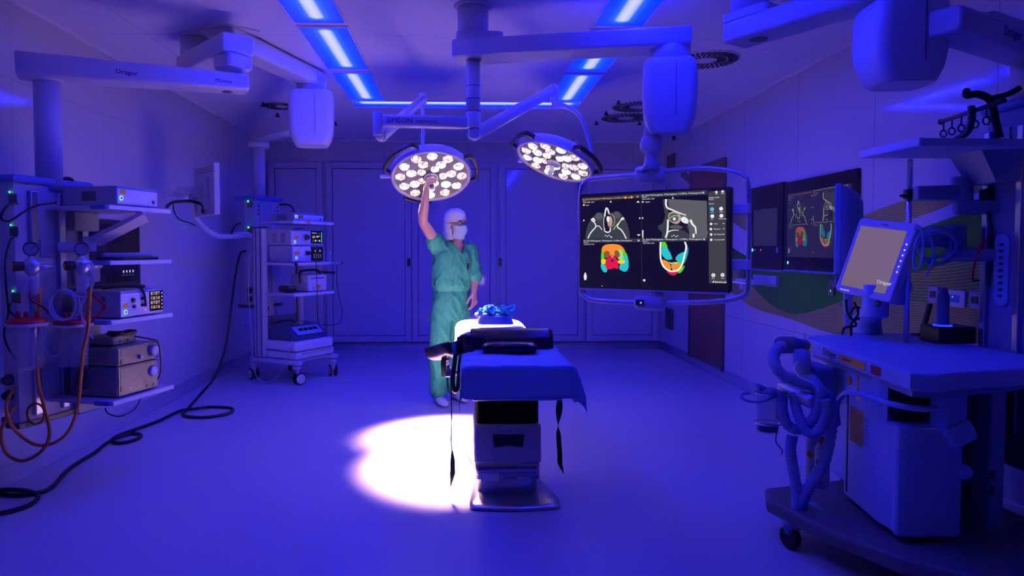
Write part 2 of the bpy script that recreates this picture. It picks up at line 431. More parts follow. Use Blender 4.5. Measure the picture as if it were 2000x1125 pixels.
spr = [(514, 200, 'black sprinkler head left of the small swirl vent'), (542, 221, 'black sprinkler head below the small swirl vent'), (655, 238, 'black sprinkler head right of the left pendant motor head'),
       (1208, 197, 'black sprinkler head above the paired swirl vents'), (1184, 218, 'black sprinkler head between the paired swirl vents'), (1165, 237, 'black sprinkler head below left of the paired swirl vents'), (1249, 237, 'black sprinkler head below right of the paired swirl vents')]
for px, py, lab in spr:
    p = atz(px, py, ZC)
    b = MB(Matrix.Translation((0, 0, 0))); b.lathe([(.012, 0), (.014, -.02), (.028, -.035), (.028, -.042), (.004, -.044)], n=16)
    o = b.build('sprinkler_head', black); o.location = (p.x, p.y, ZC); tag(o, lab, 'sprinkler', 'black sprinkler heads in the ceiling')

w = bpy.data.worlds.new('world'); SC.world = w; w.use_nodes = True
w.node_tree.nodes['Background'].inputs[0].default_value = (.002, .002, .01, 1); w.node_tree.nodes['Background'].inputs[1].default_value = .2
vs = SC.view_settings; vs.view_transform = 'Standard'; vs.look = 'None'; vs.gamma = 1; vs.exposure = 0; vs.use_curve_mapping = False
# ------------------------------------------------------------------ ceiling booms
arm_w = mat('boom_enamel', (.66, .64, .67), .33, noise_amt=.02)
seamk = mat('joint_line', (.08, .08, .1), .6)
capg = mat('olive_pivot_cover', (.3, .3, .16), .5)
def oval(b, c, r, m):
    b.use(m); b.lathe([(r, 0), (r*.96, -.004), (0, -.004)], Matrix.Translation(c), n=28)
def face_frame(c, right, nrm):     # frame for lettering: x reads along right, z out of the face
    return frame(c, right, z=nrm)
def arm_box(b, p0, p1, w, h, bev=.02, ext=0., **k): b.beam(p0, p1, w, h, bev=bev, ext=ext, r=k.pop('r', .03), **k)
def motor_head(parent, c, w, d, z0, z1, rz, chin=.10):
    """rounded shroud that tapers towards a slanted belly"""
    b = MB(Matrix.Translation((c[0], c[1], 0)) @ Matrix.Rotation(rz, 4, 'Z'))
    lv = [(z1, .82, .86), (z1-.015, .92, .95), (z1-.06, .985, .99), (z1-.5*(z1-z0), 1., 1.), (z0+chin*1.3, .96, .96), (z0+chin*.7, .88, .9), (z0+.012, .74, .76), (z0, .66, .7)]
    b.loft([[V((x, y+(0 if i < 5 else -.01*(i-4)), z)) for x, y in rrect(w*sx, d*sy, .055, 6)] for i, (z, sx, sy) in enumerate(lv)])
    o = b.build('motor_shroud', arm_w, parent)
    b = MB(Matrix.Translation((c[0], c[1], 0)) @ Matrix.Rotation(rz, 4, 'Z'))
    b.box((.1*w, -d/2-.0005, (z0+z1)/2+.03), (.003, .004, (z1-z0)*.7)); b.build('seam', seamk, o)
    return o

# --- boom carrying the big monitor
Yc = atz(924, 12, ZC).y
pc = atz(924, 12, ZC); mx, my = pc.x, pc.y
t = thing('monitor_boom', 'white ceiling boom arm with large rounded motor head carrying the big monitor', 'ceiling boom', (mx, my, ZC))
def L(p): return V(p)-V((mx, my, ZC))
zt, zb = at(900, 84, my).z, at(900, 118, my).z
b = MB(); b.cyl(L((mx, my, ZC)), L((mx, my, zt+.03)), .1, n=40); b.lathe([(.125, 0), (.125, -.008), (.1, -.014)], n=40); b.build('ceiling_tube', arm_w, t)
xR = at(1345, 85, 4.17)
pE = V((at(1310, 85, 4.19).x, 4.19, 0))
zm = (zt+zb)/2
b = MB(); arm_box(b, L((mx-.0, my, zm)), L((pE.x, pE.y, zm)), .24, zt-zb, bev=.012, ext=.115, r=.018)
o = b.build('boom_arm', arm_w, t)
b = MB(); b.prism(rrect(.3, .2, .04), .05, Matrix.Translation(L((mx+.04, my, zt-.002)))); b.build('bearing_plate', arm_w, t)
b = MB(); oval(b, L((mx+.01, my-.02, zb-.0005)), .045, capg); b.build('pivot_cover', None, o)
b = MB(); b.cyl(L((pE.x, pE.y, zb+.01)), L((pE.x, pE.y, zb-.1)), .12, n=36); b.build('swivel_collar', arm_w, t)
zh0 = at(1310, 266, pE.y).z; zh1 = at(1310, 121, pE.y).z
hp = L((pE.x-.005, pE.y, 0))
motor_head(t, (hp.x, hp.y), .32, .3, zh0-ZC, zh1-ZC, -.25)
# neck with ball joints down to the monitor carrier
pn = at(1272, 300, pE.y+.02)
b = MB()
hub_z = at(1268, 330, pE.y).z
b.lathe([(.03, zh0-hub_z+.01), (.06, zh0-hub_z-.005), (.07, zh0-hub_z-.05), (.062, zh0-hub_z-.085), (.042, zh0-hub_z-.1), (.036, .1), (.042, .04), (.055, .0)], Matrix.Translation(L((pn.x, pn.y, hub_z))), n=28)
b.build('swivel_neck', arm_w, t)
b = MB(); b.beam(L((pE.x, pE.y, zh0+.12)), L((pn.x, pn.y, zh0+.03)), .08, .07, bev=.015, r=.02, up=(0, -1, 0)); b.sphere(L((pn.x, pn.y, zh0+.02)), (.05, .05, .06)); b.build('ball_joint', arm_w, t)
b = MB(); q = L(at(1316, 274, pE.y)); b.cyl(q, q+V((0, 0, .03)), .012); b.build('cable_plug', dgrey, t)

# --- surgical lamps on the column below
colp = V((mx, my+.0, 0))
t = thing('lamp_column', 'white round ceiling column that holds both surgical lamps', 'lamp column', (mx, my, zb))
def L2(p): return V(p)-V((mx, my, zb))
zlo = at(920, 250, my).z
b = MB(); b.cyl(L2((mx, my, zb)), L2((mx, my, zlo+.02)), .046, n=32); o = b.build('column_tube', arm_w, t)
b = MB()
for yy in (169, 194, 218): zz = at(920, yy, my).z; b.lathe([(.0475, zz-zb+.002), (.0475, zz-zb-.002)], n=32)
b.build('joint_ring', seamk, o)
b = MB(); b.lathe([(.05, zlo-zb+.1), (.05, zlo-zb+.005), (.044, zlo-zb), (0, zlo-zb)], n=32); b.build('end_hub', white, t)
b = MB(); b.lathe([(.018, zlo-zb), (.018, zlo-zb-.006), (0, zlo-zb-.006)], n=20); b.build('screw_plug', black, t)

ledw = None
def lens_mat(name, col):
    m = bpy.data.materials.new(name); m.use_nodes = True; nt = m.node_tree; b = nt.nodes['Principled BSDF']
    b.inputs['Base Color'].default_value = (.6, .6, .6, 1); b.inputs['Roughness'].default_value = .15
    tc = nd(nt, 'ShaderNodeTexCoord'); vo = nd(nt, 'ShaderNodeTexVoronoi', i_Scale=48.0); nt.links.new(tc.outputs['Object'], vo.inputs['Vector'])
    rp = nd(nt, 'ShaderNodeValToRGB'); nt.links.new(vo.outputs['Distance'], rp.inputs[0])
    rp.color_ramp.elements[0].position = .1; rp.color_ramp.elements[0].color = (*col, 1)
    rp.color_ramp.elements[1].position = .62; rp.color_ramp.elements[1].color = (*(c*.07 for c in col), 1)
    nt.links.new(rp.outputs[0], b.inputs['Emission Color']); b.inputs['Emission Strength'].default_value = 5.5; return m
lens_warm = lens_mat('warm_led_lens', (1., .6, .36)); lens_cool = lens_mat('cool_led_lens', (.95, 1., 1.05))
led_hot = emat('led_chip', (1, .95, .9), 20)
plate_m = mat('lamp_face_plate', (.16, .15, .17), .25)
LAMP_W = 1120.0
def surgical_head(parent, c, n, roll, power, R=.35, GR=((.17, 1.35), (2.55, 3.5), (4.7, 5.5)), KN=.05):
    """lamp head: local z points out of the back, face looks along n"""
    n = V(n).normalized(); xl = -(R_-n*R_.dot(n)); M = frame(c, xl, z=-n) @ Matrix.Rotation(roll, 4, 'Z')
    b = MB(M); b.lathe([(R*.975, 0), (R, .02), (R*.995, .055), (R*.93, .085), (R*.5, .115), (R*.2, .12), (0, .12)], n=64, cap=False)
    hd = b.build('lamp_housing', white, parent)
    b = MB(M); b.lathe([(R*.975, .006), (R*.985, -.006), (R*.97, -.012), (R*.915, -.01), (R*.91, .012)], n=64, cap=False); b.build('rim', offwhite, hd)
    b = MB(M); b.lathe([(R*.915, .004), (0, .004)], n=64, cap=False); b.build('face_plate', plate_m, hd)
    k = 0
    for rr, num, a0 in ((.755, 12, .1), (.5, 7, .35), (.29, 5, .7)):
        for i in range(num):
            a = a0+2*PI*i/num; x, y = R*rr*math.cos(a), R*rr*math.sin(a); warm = (i+k) % 2 == 0; q = .043 if rr > .3 else .036
            b = MB(M @ Matrix.Translation((x, y, 0))); b.use(lens_warm if warm else lens_cool)
            b.lathe([(q, .004), (q*.98, -.004), (q*.8, -.011), (q*.4, -.016)], n=20, cap=False)
            b.use(led_hot if not warm else lens_warm); b.lathe([(q*.42, -.0158), (q*.3, -.0175), (0, -.018)], n=16, cap=False)
            b.build('lens', None, hd)
            ld = bpy.data.lights.new('lens_beam', 'SPOT'); ld.energy = power; ld.spot_size = math.radians(28 if warm else 21); ld.spot_blend = .9; ld.shadow_soft_size = .03
            ld.color = (1, .56, .62) if warm else (1, .64, .9)
            lo = bpy.data.objects.new('lens_beam', ld); COL.objects.link(lo); lo.parent = parent
            P = M @ V((x, y, -.052)); aim = M @ V((x*.55, y*.55, -2.4)); lo.matrix_local = zframe(P, -(aim-P))
        k += 1
    b = MB(M); b.lathe([(.062, .0), (.062, -.02), (.055, -.03), (.02, -.032)], n=28); b.lathe([(.02, -.03), (.021, -.12), (.016, -.13), (0, -.13)], n=20); b.build('centre_handle', offwhite, hd)
    b = MB(M); b.lathe([(.072, .0), (.072, -.012), (.062, -.014)], n=28); b.build('handle_collar', dgrey, hd)
    for a0, a1 in GR:
        pts = [V((R*.99*math.cos(a0), R*.99*math.sin(a0), .03))]
        for j in range(5):
            a = a0+.1+(a1-a0-.2)*j/4; pts.append(V((R*1.15*math.cos(a), R*1.15*math.sin(a), .03)))
        pts.append(V((R*.99*math.cos(a1), R*.99*math.sin(a1), .03)))
        b = MB(M); P = spline(pts, 5)
        b.loft([[p+V(p).normalized()*x+V((0, 0, z)) for x, z in rrect(.028, .045, .01, 2)] for p in P]); b.build('grip', black, hd)
    a = KN; b = MB(M); b.cyl((R*.98*math.cos(a), R*.98*math.sin(a), .02), (R*1.24*math.cos(a), R*1.24*math.sin(a), .02), .017, bev=.004); b.build('knob', offwhite, hd)
    return hd, M
YL = 5.92
n1 = V((.075, -.53, -.846)); n2 = V((-.367, -.24, -.912))
c1 = at(842, 345, YL); c2 = at(1083, 316, YL)
# lamp held by the surgeon
t = thing('surgical_lamp', 'lit round surgical lamp whose centre handle the surgeon holds', 'surgical lamp', (mx, my, zlo), 0, 'round surgical lamps on the column')
def L3(p): return V(p)-V((mx, my, zlo))
hub = at(738, 242, my-.05)
pa = V((mx, my, at(910, 232, my).z))
b = MB(); b.beam(L3(V((mx-.04, my, hub.z+.02))), L3((hub.x+.03, hub.y, hub.z+.02)), .07, .078, bev=.006, r=.02); o = b.build('front_arm', arm_w, t)
fd = (V((mx, my, 0))-V((hub.x, hub.y, 0))).normalized(); nn = V((fd.y, -fd.x, 0))
b = MB(); fc = V((hub.x, hub.y, hub.z+.02))+fd*.055+nn*.0372+V((0, 0, -.016))
Mx = face_frame(L3(fc), fd, nn); b.text('SIMEON', .046, Mx, align='LEFT'); b.build('lettering', inkdark, o)
b = MB(); b.text('MEDICAL', .027, Mx @ Matrix.Translation((.19, 0, 0)), sx=1.25); b.build('lettering', inkdark, o)
b = MB(); b.cyl(L3((hub.x, hub.y, hub.z+.075)), L3((hub.x, hub.y, hub.z-.075)), .033, n=28, bev=.006); b.sphere(L3((hub.x+.01, hub.y+.02, hub.z-.07)), .034); b.build('elbow_hub', arm_w, t)
e1 = at(826, 193, 5.75)
b = MB(); s0 = V((hub.x+.02, hub.y+.03, hub.z-.07)); b.beam(L3(s0), L3(e1), .062, .075, bev=.01, r=.022, ext=.02, h1=.06, w1=.055); b.build('spring_arm', arm_w, t)
top = V(c1)-n1.normalized()*.12
b = MB(); b.cyl(L3(e1+V((0, 0, .05))), L3(e1-V((0, 0, .06))), .03, n=24, bev=.005)
b.tube([L3(e1-V((0, 0, .05))), L3(e1-V((0, 0, .25))), L3(V((e1.x, e1.y, top.z+.12))), L3(top+V((0, .03, .03))), L3(top)], .016, n=12); b.build('yoke_tube', arm_w, t)
surgical_head(t, L3(c1), n1, 0, LAMP_W)
# second lamp
t = thing('surgical_lamp', 'lit round surgical lamp tilted flat above the monitor, held by nobody', 'surgical lamp', (mx, my, zlo), 0, 'round surgical lamps on the column')
h2 = at(926, 263, my+.02); e2 = at(1080, 176, 5.5)
b = MB(); b.sphere(L3(h2), .043, n=24); b.cyl(L3((mx, my, zlo+.0)), L3(h2), .03); b.cyl(L3(h2+V((-.0, -.048, 0))), L3(h2+V((0, .048, 0))), .036, n=28, bev=.005); b.build('elbow_hub', arm_w, t)
b = MB(); b.beam(L3(h2), L3(e2), .07, .085, bev=.012, r=.03, ext=.02); o = b.build('spring_arm', arm_w, t)
b = MB(); b.cyl(L3(e2+V((.0, -.04, 0))), L3(e2+V((0, .04, 0))), .045, n=28, bev=.006); b.build('elbow_cap', arm_w, t)
k2 = at(1083, 190, 5.5)
b = MB(); b.cyl(L3(at(1084, 168, 5.5)), L3(at(1084, 208, 5.5)), .028, n=24, bev=.005); b.build('knuckle', arm_w, t)
top2 = V(c2)-n2.normalized()*.06
bx = zframe(c2, -n2); side = at(1160, 330, 5.95)
b = MB(); b.tube([L3(at(1086, 203, 5.5)), L3(at(1105, 208, 5.52)), L3(at(1130, 224, 5.6)), L3(at(1146, 258, 5.75)), L3(at(1155, 295, 5.95)), L3(at(1157, 318, 6.0))], .019, n=14); b.build('yoke_tube', arm_w, t)
surgical_head(t, L3(c2), n2, 0, LAMP_W*.8, GR=((-.1, .9), (1.9, 3.1), (4.6, 5.4)), KN=-.75)

# --- left double boom: long arm with service pendant in front
pm = atz(381, 72, ZC)
t = thing('supply_boom', 'white ceiling boom with long lettered arm over the left equipment pendant', 'ceiling boom', (pm.x, pm.y, ZC))
def L4(p): return V(p)-V((pm.x, pm.y, ZC))
z1b, z1t = at(381, 145, pm.y).z, at(381, 145, pm.y).z+.13
b = MB(); b.cyl(L4((pm.x, pm.y, ZC)), L4((pm.x, pm.y, z1b)), .105, n=40); b.lathe([(.13, 0), (.13, -.008), (.105, -.014)], n=40); b.build('ceiling_tube', arm_w, t)
Ye = 4.69; pe = at(455, 104, Ye)
b = MB(); arm_box(b, L4((pm.x, pm.y, z1b+.065)), L4((pe.x, pe.y, z1b+.065)), .22, .13, bev=.012, ext=.09, r=.02); b.build('short_arm', arm_w, t)
b = MB(); b.prism(rrect(.19, .19, .03), .085, Matrix.Translation(L4((pe.x, pe.y, z1b-.088))) @ Matrix.Rotation(-.7, 4, 'Z'), bev=.006); b.build('brake_block', arm_w, t)
HC = V((at(95, 300, 4.21).x, 4.21, 0))
zr = at(470, 163, Ye).z; zl = zr-.035
d = (V((HC.x, HC.y, 0))-V((pe.x, pe.y, 0))).normalized()
A0 = V((pe.x, pe.y, zr))-d*.09; A1 = V((HC.x, HC.y, zl))+d*.15
b = MB(); b.beam(L4(A0), L4(A1), .19, .11, bev=.012, r=.022, h1=.14); o = b.build('long_arm', arm_w, t)
nn = V((-d.y, d.x, 0)); nn = nn if nn.y < 0 else -nn
for frac, tx, sz in ((.607, 'Dräger', .037), (.17, 'Movita', .034)):
    b = MB(); q = A0.lerp(A1, frac)+nn*.0957+V((0, 0, -.018)); sh = .0 if tx[0] == 'D' else .2
    b.text(tx, sz, face_frame(L4(q), -d, nn), bold=.012 if tx[0] == 'D' else .0, shear=sh, sx=1.15); b.build('lettering', inkdark, o)
b = MB(); q = A0.lerp(A1, .1); oval(b, L4(q+V((0, 0, -.0535))), .04, dgrey); b.build('pivot_cover', None, o)
zh = at(95, 366, HC.y).z
b = MB(); b.cyl(L4((HC.x, HC.y, zl-.05)), L4((HC.x, HC.y, zl-.08)), .088, n=32); b.cyl(L4((HC.x, HC.y, zl-.06)), L4((HC.x, HC.y, zh-.02)), .072, n=36); b.build('drop_tube', arm_w, t)

# --- second boom to the far left pendant
p0 = at(452, 92, 4.98); p1 = V((-1.19, 6.02, 0))
pz = at(560, 128, 5.7).z
zz = 2.94
t = thing('supply_boom', 'white ceiling boom with rounded motor head behind the long lettered arm', 'ceiling boom', (p0.x, p0.y, ZC))
def L5(p): return V(p)-V((p0.x, p0.y, ZC))
b = MB(); b.cyl(L5((p0.x, p0.y, ZC)), L5((p0.x, p0.y, zz+.02)), .1, n=36); b.prism(rrect(.34, .24, .03), .012, Matrix.Translation(L5((p0.x, p0.y, zz+.066))) @ Matrix.Rotation(.7, 4, 'Z')); b.build('ceiling_tube', arm_w, t)
ph = V((at(608, 170, 6.05).x, 6.05, 0))
b = MB(); arm_box(b, L5((p0.x, p0.y, zz)), L5((ph.x, ph.y, zz)), .2, .135, bev=.012, ext=.1, r=.025); b.build('boom_arm', arm_w, t)
za, zc = at(608, 181, 6.05).z, at(608, 287, 6.05).z
b = MB(); b.cyl(L5((ph.x, ph.y, zz)), L5((ph.x, ph.y, za-.02)), .125, n=36); b.build('swivel_collar', arm_w, t)
q = L5(ph); motor_head(t, (q.x, q.y), .38, .34, zc-ZC, za-ZC, .15, chin=.09)
P2 = V((-2.4, 8.25, 0)); z2 = 2.66
b = MB(); b.beam(L5((ph.x-.1, ph.y+.1, 2.60)), L5((P2.x, P2.y, z2+.13)), .17, .17, bev=.012, r=.025, ext=.09, h1=.12); o = b.build('lower_arm', arm_w, t)
b = MB(); dd = (V((P2.x, P2.y, 0))-ph).normalized(); nn = V((-dd.y, dd.x, 0)); nn = nn if nn.y < 0 else -nn
q = V((ph.x, ph.y, 2.60)).lerp(V((P2.x, P2.y, z2+.12)), .52)+nn*.0855; b.text('Dräger', .06, face_frame(L5(q), -dd if (-dd).x > 0 else dd, nn), bold=.01); b.build('lettering', inkdark, o)
b = MB(); b.cyl(L5((P2.x, P2.y, z2+.08)), L5((P2.x, P2.y, z2)), .12, n=32); b.cyl(L5((P2.x, P2.y, z2+.02)), L5((P2.x, P2.y, 2.06)), .07, n=32); b.build('drop_tube', arm_w, t)

# --- right booms in the upper corner
t = thing('supply_boom', 'dark lit ceiling boom with motor head in the upper corner over the anaesthesia machine', 'ceiling boom', (1.6, 3.78, ZC))
def L6(p): return V(p)-V((1.6, 3.78, ZC))
b = MB(); b.cyl(L6((1.6, 3.78, ZC)), L6((1.6, 3.78, 2.74)), .1, n=36); b.prism(rrect(.28, .22, .03), .045, Matrix.Translation(L6((1.62, 3.76, 2.712))) @ Matrix.Rotation(-1., 4, 'Z')); b.build('ceiling_tube', arm_w, t)
b = MB(); arm_box(b, L6((1.6, 3.78, 2.658)), L6((2.05, 3.06, 2.658)), .21, .115, bev=.012, ext=.1, r=.02); o = b.build('upper_arm', arm_w, t)
b = MB(); oval(b, L6(V((1.63, 3.73, 2.6))), .048, capg); b.build('pivot_cover', None, o)
ph = V((2.0, 3.09, 0)); q = L6(ph)
b = MB(); b.cyl(q+V((0, 0, 2.61-ZC)), q+V((0, 0, 2.55-ZC)), .12, n=36); b.build('swivel_collar', arm_w, t)
motor_head(t, (q.x, q.y), .32, .30, 2.19-ZC, 2.57-ZC, -.08, chin=.1)
pr = V((2.8, 3.3, 0)); ph = V((2.05, 2.90, 0)); d = (pr-ph).normalized()
b = MB(); b.beam(L6(V((ph.x, ph.y, 2.425))), L6(V((pr.x, pr.y, 2.42))+d*.1), .18, .115, bev=.014, r=.03, h1=.13); o = b.build('lower_arm', arm_w, t)
b = MB(); b.beam(L6(V((ph.x, ph.y, 2.5))+d*.35), L6(V((pr.x, pr.y, 2.5))+d*.0), .12, .05, bev=.012, r=.02); b.build('cable_cover', arm_w, t)
nn = V((d.y, -d.x, 0)); nn = nn if nn.y < 0 else -nn
for fr, tx, sz in ((.42, 'Dräger', .058), (.78, 'Movita', .05)):
    b = MB(); b.text(tx, sz, face_frame(L6(V((ph.x, ph.y, 2.405)).lerp(V((pr.x, pr.y, 2.4)), fr)+nn*.0907), d, nn), bold=.01 if tx[0] == 'D' else 0); b.build('lettering', inkdark, o)
b = MB(); b.cyl(L6((pr.x, pr.y, 2.37)), L6((pr.x, pr.y, 2.186)), .085, n=32); b.build('drop_tube', arm_w, t)
# ------------------------------------------------------------------ generic desk-top device
clear = mat('clear_plastic', (.55, .56, .62), .08, alpha=.2, noise_amt=0)
clear2 = mat('clear_tubing', (.7, .7, .78), .12, alpha=.38, noise_amt=0)
scr_off = mat('dark_glass', (.006, .006, .01), .08, noise_amt=0)
panelw = mat('white_front_panel', (.8, .79, .82), .35)
gun = mat('gunmetal_panel', (.09, .09, .1), .4, .3)
cream2 = mat('stone_grey_housing', (.42, .41, .42), .42)
ui = {k: emat('screen_'+k, c, s) for k, c, s in (('amber', (1, .45, .08), .5), ('white', (.9, .9, 1), .6), ('cyan', (.1, .7, 1), .6), ('grey', (.2, .2, .23), .25), ('tan', (.62, .42, .28), .45))}
def device(name, label, cat, loc, rz, w, d, h, feats, body=None, panel=None, group=None, tilt=0., bev=.008, strip=None, sidevents=None, feet=True):
    """box unit: local +x is the front, +y runs to the right along the front, origin at the base centre"""
    t = thing(name, label, cat, loc, rz, group); f0 = .007 if feet else 0
    body = body or lgrey; panel = panel or panelw
    b = MB(); prof = [(-d/2, f0), (d/2, f0), (d/2-tilt, h), (-d/2, h)]
    b.prism([(x, z) for x, z in prof], w, frame((0, w/2, 0), (1, 0, 0), z=(0, -1, 0)), bev=bev); b.build('body', body, t)
    s = math.atan2(tilt, h-f0)
    FM = frame((d/2+.0005, -w/2, f0), (0, 1, 0), z=(math.cos(s), 0, math.sin(s))); H = math.hypot(tilt, h-f0)
    b = MB(); b.prism([(.006, .005), (w-.006, .005), (w-.006, H-.005), (.006, H-.005)], .005, FM, bev=.0015); fp = b.build('front_panel', panel, t)
    FM = FM @ Matrix.Translation((0, 0, .0052))
    for ft in feats:
        k = ft[0]; x, y = ft[1]*w, ft[2]*H; b = MB(FM @ Matrix.Translation((x, y, 0)))
        if k == 'knob': b.lathe([(ft[3], 0), (ft[3]*.95, ft[4]*.8), (ft[3]*.85, ft[4]), (0, ft[4])], n=28); b.build('knob', ft[5], fp)
        elif k == 'ring': b.lathe([(ft[3]*1.3, 0), (ft[3]*1.3, .003), (ft[3], .004), (ft[3]*.72, .003), (ft[3]*.7, 0)], n=28, cap=False); b.build('led_ring', ledring, fp); b = MB(FM @ Matrix.Translation((x, y, 0))); b.lathe([(ft[3]*.7, 0), (ft[3]*.68, .004), (0, .005)], n=24); b.build('power_button', lgrey, fp)
        elif k == 'port': b.prism(rrect(ft[3], ft[4], min(ft[3], ft[4])*.3), .004, bev=.001); b.build('port', ft[5] if len(ft) > 5 else black, fp)
        elif k == 'label': b.prism(rrect(ft[3], ft[4], .002), .0008); b.build('sticker', ft[5], fp)
        elif k == 'led': b.lathe([(ft[3], 0), (ft[3]*.6, .003), (0, .004)], n=12); b.build('led', ft[4], fp)
        elif k == 'text': b.text(ft[3], ft[4], Matrix(), sx=1.1); b.build('lettering', ft[5], fp)
        elif k == 'plate': b.prism(rrect(ft[3], ft[4], .004), .0016, bev=.0005); b.build('fascia', ft[5], fp)
        elif k == 'screen':
            b.prism(rrect(ft[3], ft[4], .005), .003, bev=.001); so = b.build('touch_screen', scr_off, fp)
            b = MB(FM @ Matrix.Translation((x, y, .0034))); ft[5](b, ft[3]*.92, ft[4]*.92); b.build('screen_picture', None, so, norm=False)
    if strip: b = MB(FM); b.prism([(0.004, H-.017), (w-.004, H-.017), (w-.004, H-.003), (0.004, H-.003)], .0015); b.build('top_stripe', bluetrim, fp)
    if sidevents:
        for (x0, n, zz0, zz1, ww) in sidevents:
            b = MB()
            for i in range(n):
                z = zz0+(zz1-zz0)*i/max(1, n-1); b.box((x0, -w/2-.0004, z), (ww, .002, .005))
            b.build('vent_slots', dgrey, t)
    if feet:
        for sx in (-1, 1):
            for sy in (-1, 1): b = MB(); b.cyl((sx*(d/2-.04), sy*(w/2-.04), 0), (sx*(d/2-.04), sy*(w/2-.04), f0+.002), .012, n=12); b.build('foot', rubber, t)
    return t
def rect(b, m, x, y, w, h, z=0.):
    b.use(m); b.mesh([(x-w/2, y-h/2, z), (x+w/2, y-h/2, z), (x+w/2, y+h/2, z), (x-w/2, y+h/2, z)], [(0, 1, 2, 3)])
def ui_tiles(b, w, h):
    for i in range(4):
        for j in range(4):
            x, y = -w*.5+w*.78*(i+.6)/4, -h/2+h*(j+.55)/4
            rect(b, ui['tan'] if (i+j) % 2 else ui['grey'], x, y, w*.15, h*.13); rect(b, ui['amber'] if j in (0, 2) else ui['white'], x, y+h*.09, w*.13, h*.03)
    for j in range(5): rect(b, ui['white'], w*.44, -h*.4+j*h*.2, w*.06, h*.08)
def ui_lines(b, w, h):
    rect(b, ui['cyan'], w*.44, 0, w*.08, h*.9)
    for i, (x, y, a, c, k) in enumerate(((-.3, .36, .3, .05, 'white'), (-.05, .36, .1, .05, 'white'), (.2, .33, .2, .09, 'grey'), (-.28, .02, .26, .2, 'tan'), (.05, .05, .2, .12, 'white'), (.25, .1, .1, .06, 'white'),
                                    (-.3, -.3, .12, .14, 'grey'), (-.12, -.3, .12, .14, 'white'), (.06, -.3, .12, .14, 'grey'), (.24, -.3, .12, .14, 'white'), (-.1, .2, .5, .02, 'grey'))): rect(b, ui[k], x*w, y*h, a*w, c*h)
def cable(name, label, pts, r, m, cat='cable', group=None, k=8):
    o = MB().tube(pts, r, n=8, k=k).build(name, m); return tag(o, label, cat, group)

# ------------------------------------------------------------------ left equipment pendant
C0 = V((-2.03, 4.0, 0)); RZ1 = math.atan2(-.27, .963); M1 = rotz(RZ1, C0)
def LP(v, u, z): return M1 @ V((v, u, z))
t = thing('equipment_pendant', 'tall blue-lit equipment pendant with four shelves by the left wall', 'equipment pendant', C0, RZ1)
def I1(p): return M1.inverted() @ V(p)
ztop = 1.85; zbot = .43
hb = [(-.44, -.2), (-.44, .32), (-.56, .32), (-.66, .22), (-.66, -.1), (-.54, -.2)]
blue_body = mat('pendant_enamel', (.5, .5, .54), .4)
b = MB(); b.prism(hb, ztop-zbot-.05, Matrix.Translation((0, 0, zbot+.03)), bev=.004); b.build('column_body', blue_body, t)
def grow(poly, g):
    cx = sum(p[0] for p in poly)/len(poly); cy = sum(p[1] for p in poly)/len(poly)
    return [(x+g*(1 if x > cx else -1), y+g*(1 if y > cy else -1)) for x, y in poly]
b = MB(); b.prism(grow(hb, .022), .045, Matrix.Translation((0, 0, ztop-.02)), bev=.018); b.build('top_cap', bluetrim, t)
b = MB(); b.prism(grow(hb, .012), .035, Matrix.Translation((0, 0, zbot)), bev=.01); b.build('bottom_cap', dgrey, t)
for u in (-.09, .1, .27):
    b = MB(); b.box((-.43, u, (ztop+zbot)/2), (.03, .05, ztop-zbot-.12), bev=.006); b.build('mounting_rail', steel if u != .1 else alu, t)
shelf_m = mat('shelf_enamel', (.6, .58, .62), .4)
for z, v1 in ((1.687, -.6), (1.365, -.3), (1.018, -.42), (.545, -.44)):
    b = MB(); b.box(((-.0+v1)/2, .26, z+.01), (-v1, .52, .022), bev=.004); s_ = b.build('shelf', shelf_m, t)
    b = MB(); b.box((.006, .26, z+.01), (.016, .52, .026), bev=.003); b.build('front_rail', panelw, s_)
    b = MB()
    b.box((-.43, .27, z-.06), (.06, .2, .12), bev=.01); b.build('bracket', cream2, s_)
    b = MB(); b.box((-.06, -.006, z+.01), (.1, .014, .026), bev=.003); b.build('edge_guard', bluetrim, s_)
# tilting arm below the top shelf, with elbow
b = MB(); b.beam((-.03, .34, 1.66), (-.24, .16, 1.50), .16, .03, bev=.006, up=(-.5, 0, 1)); b.build('spring_arm', shelf_m, t)
b = MB(); b.cyl((-.26, .14, 1.44), (-.26, .14, 1.53), .035, bev=.006); b.beam((-.26, .14, 1.465), (-.40, .05, 1.465), .075, .065, bev=.01, r=.025); b.build('elbow_arm', white, t)
# sockets and gas outlets on the side facing the viewer and on the front
for k, (px, py) in enumerate(((32, 388), (35, 452), (39, 580))):
    p = I1(at(px, py, 3.945)); b = MB(); b.prism(rrect(.055, .055, .01), .008, frame((p.x, -.2005, p.z), (1, 0, 0), z=(0, -1, 0)), bev=.002); so = b.build('power_socket', dgrey, t)
    b = MB(); b.sphere((p.x-.012, -.213, p.z+.035), .005, n=10, k=6); b.build('pilot_light', ledg, so)
for k, (py) in enumerate((742, 772)):
    p = I1(at(47, py, 3.93)); b = MB(frame((-.4995, -.2005, p.z), (1, 0, 0), z=(0, -1, 0))); b.lathe([(.03, 0), (.03, .015), (.022, .025), (.022, .04), (0, .04)], n=24); b.build('gas_outlet', black if k else dgrey, t)
b = MB(); b.box((-.438, .02, 1.46), (.01, .12, .1), bev=.003); b.build('blank_plate', lgrey, t)
b = MB(); b.box((-.438, .2, 1.1), (.01, .1, .5), bev=.003); b.build('blank_plate', cream2, t)

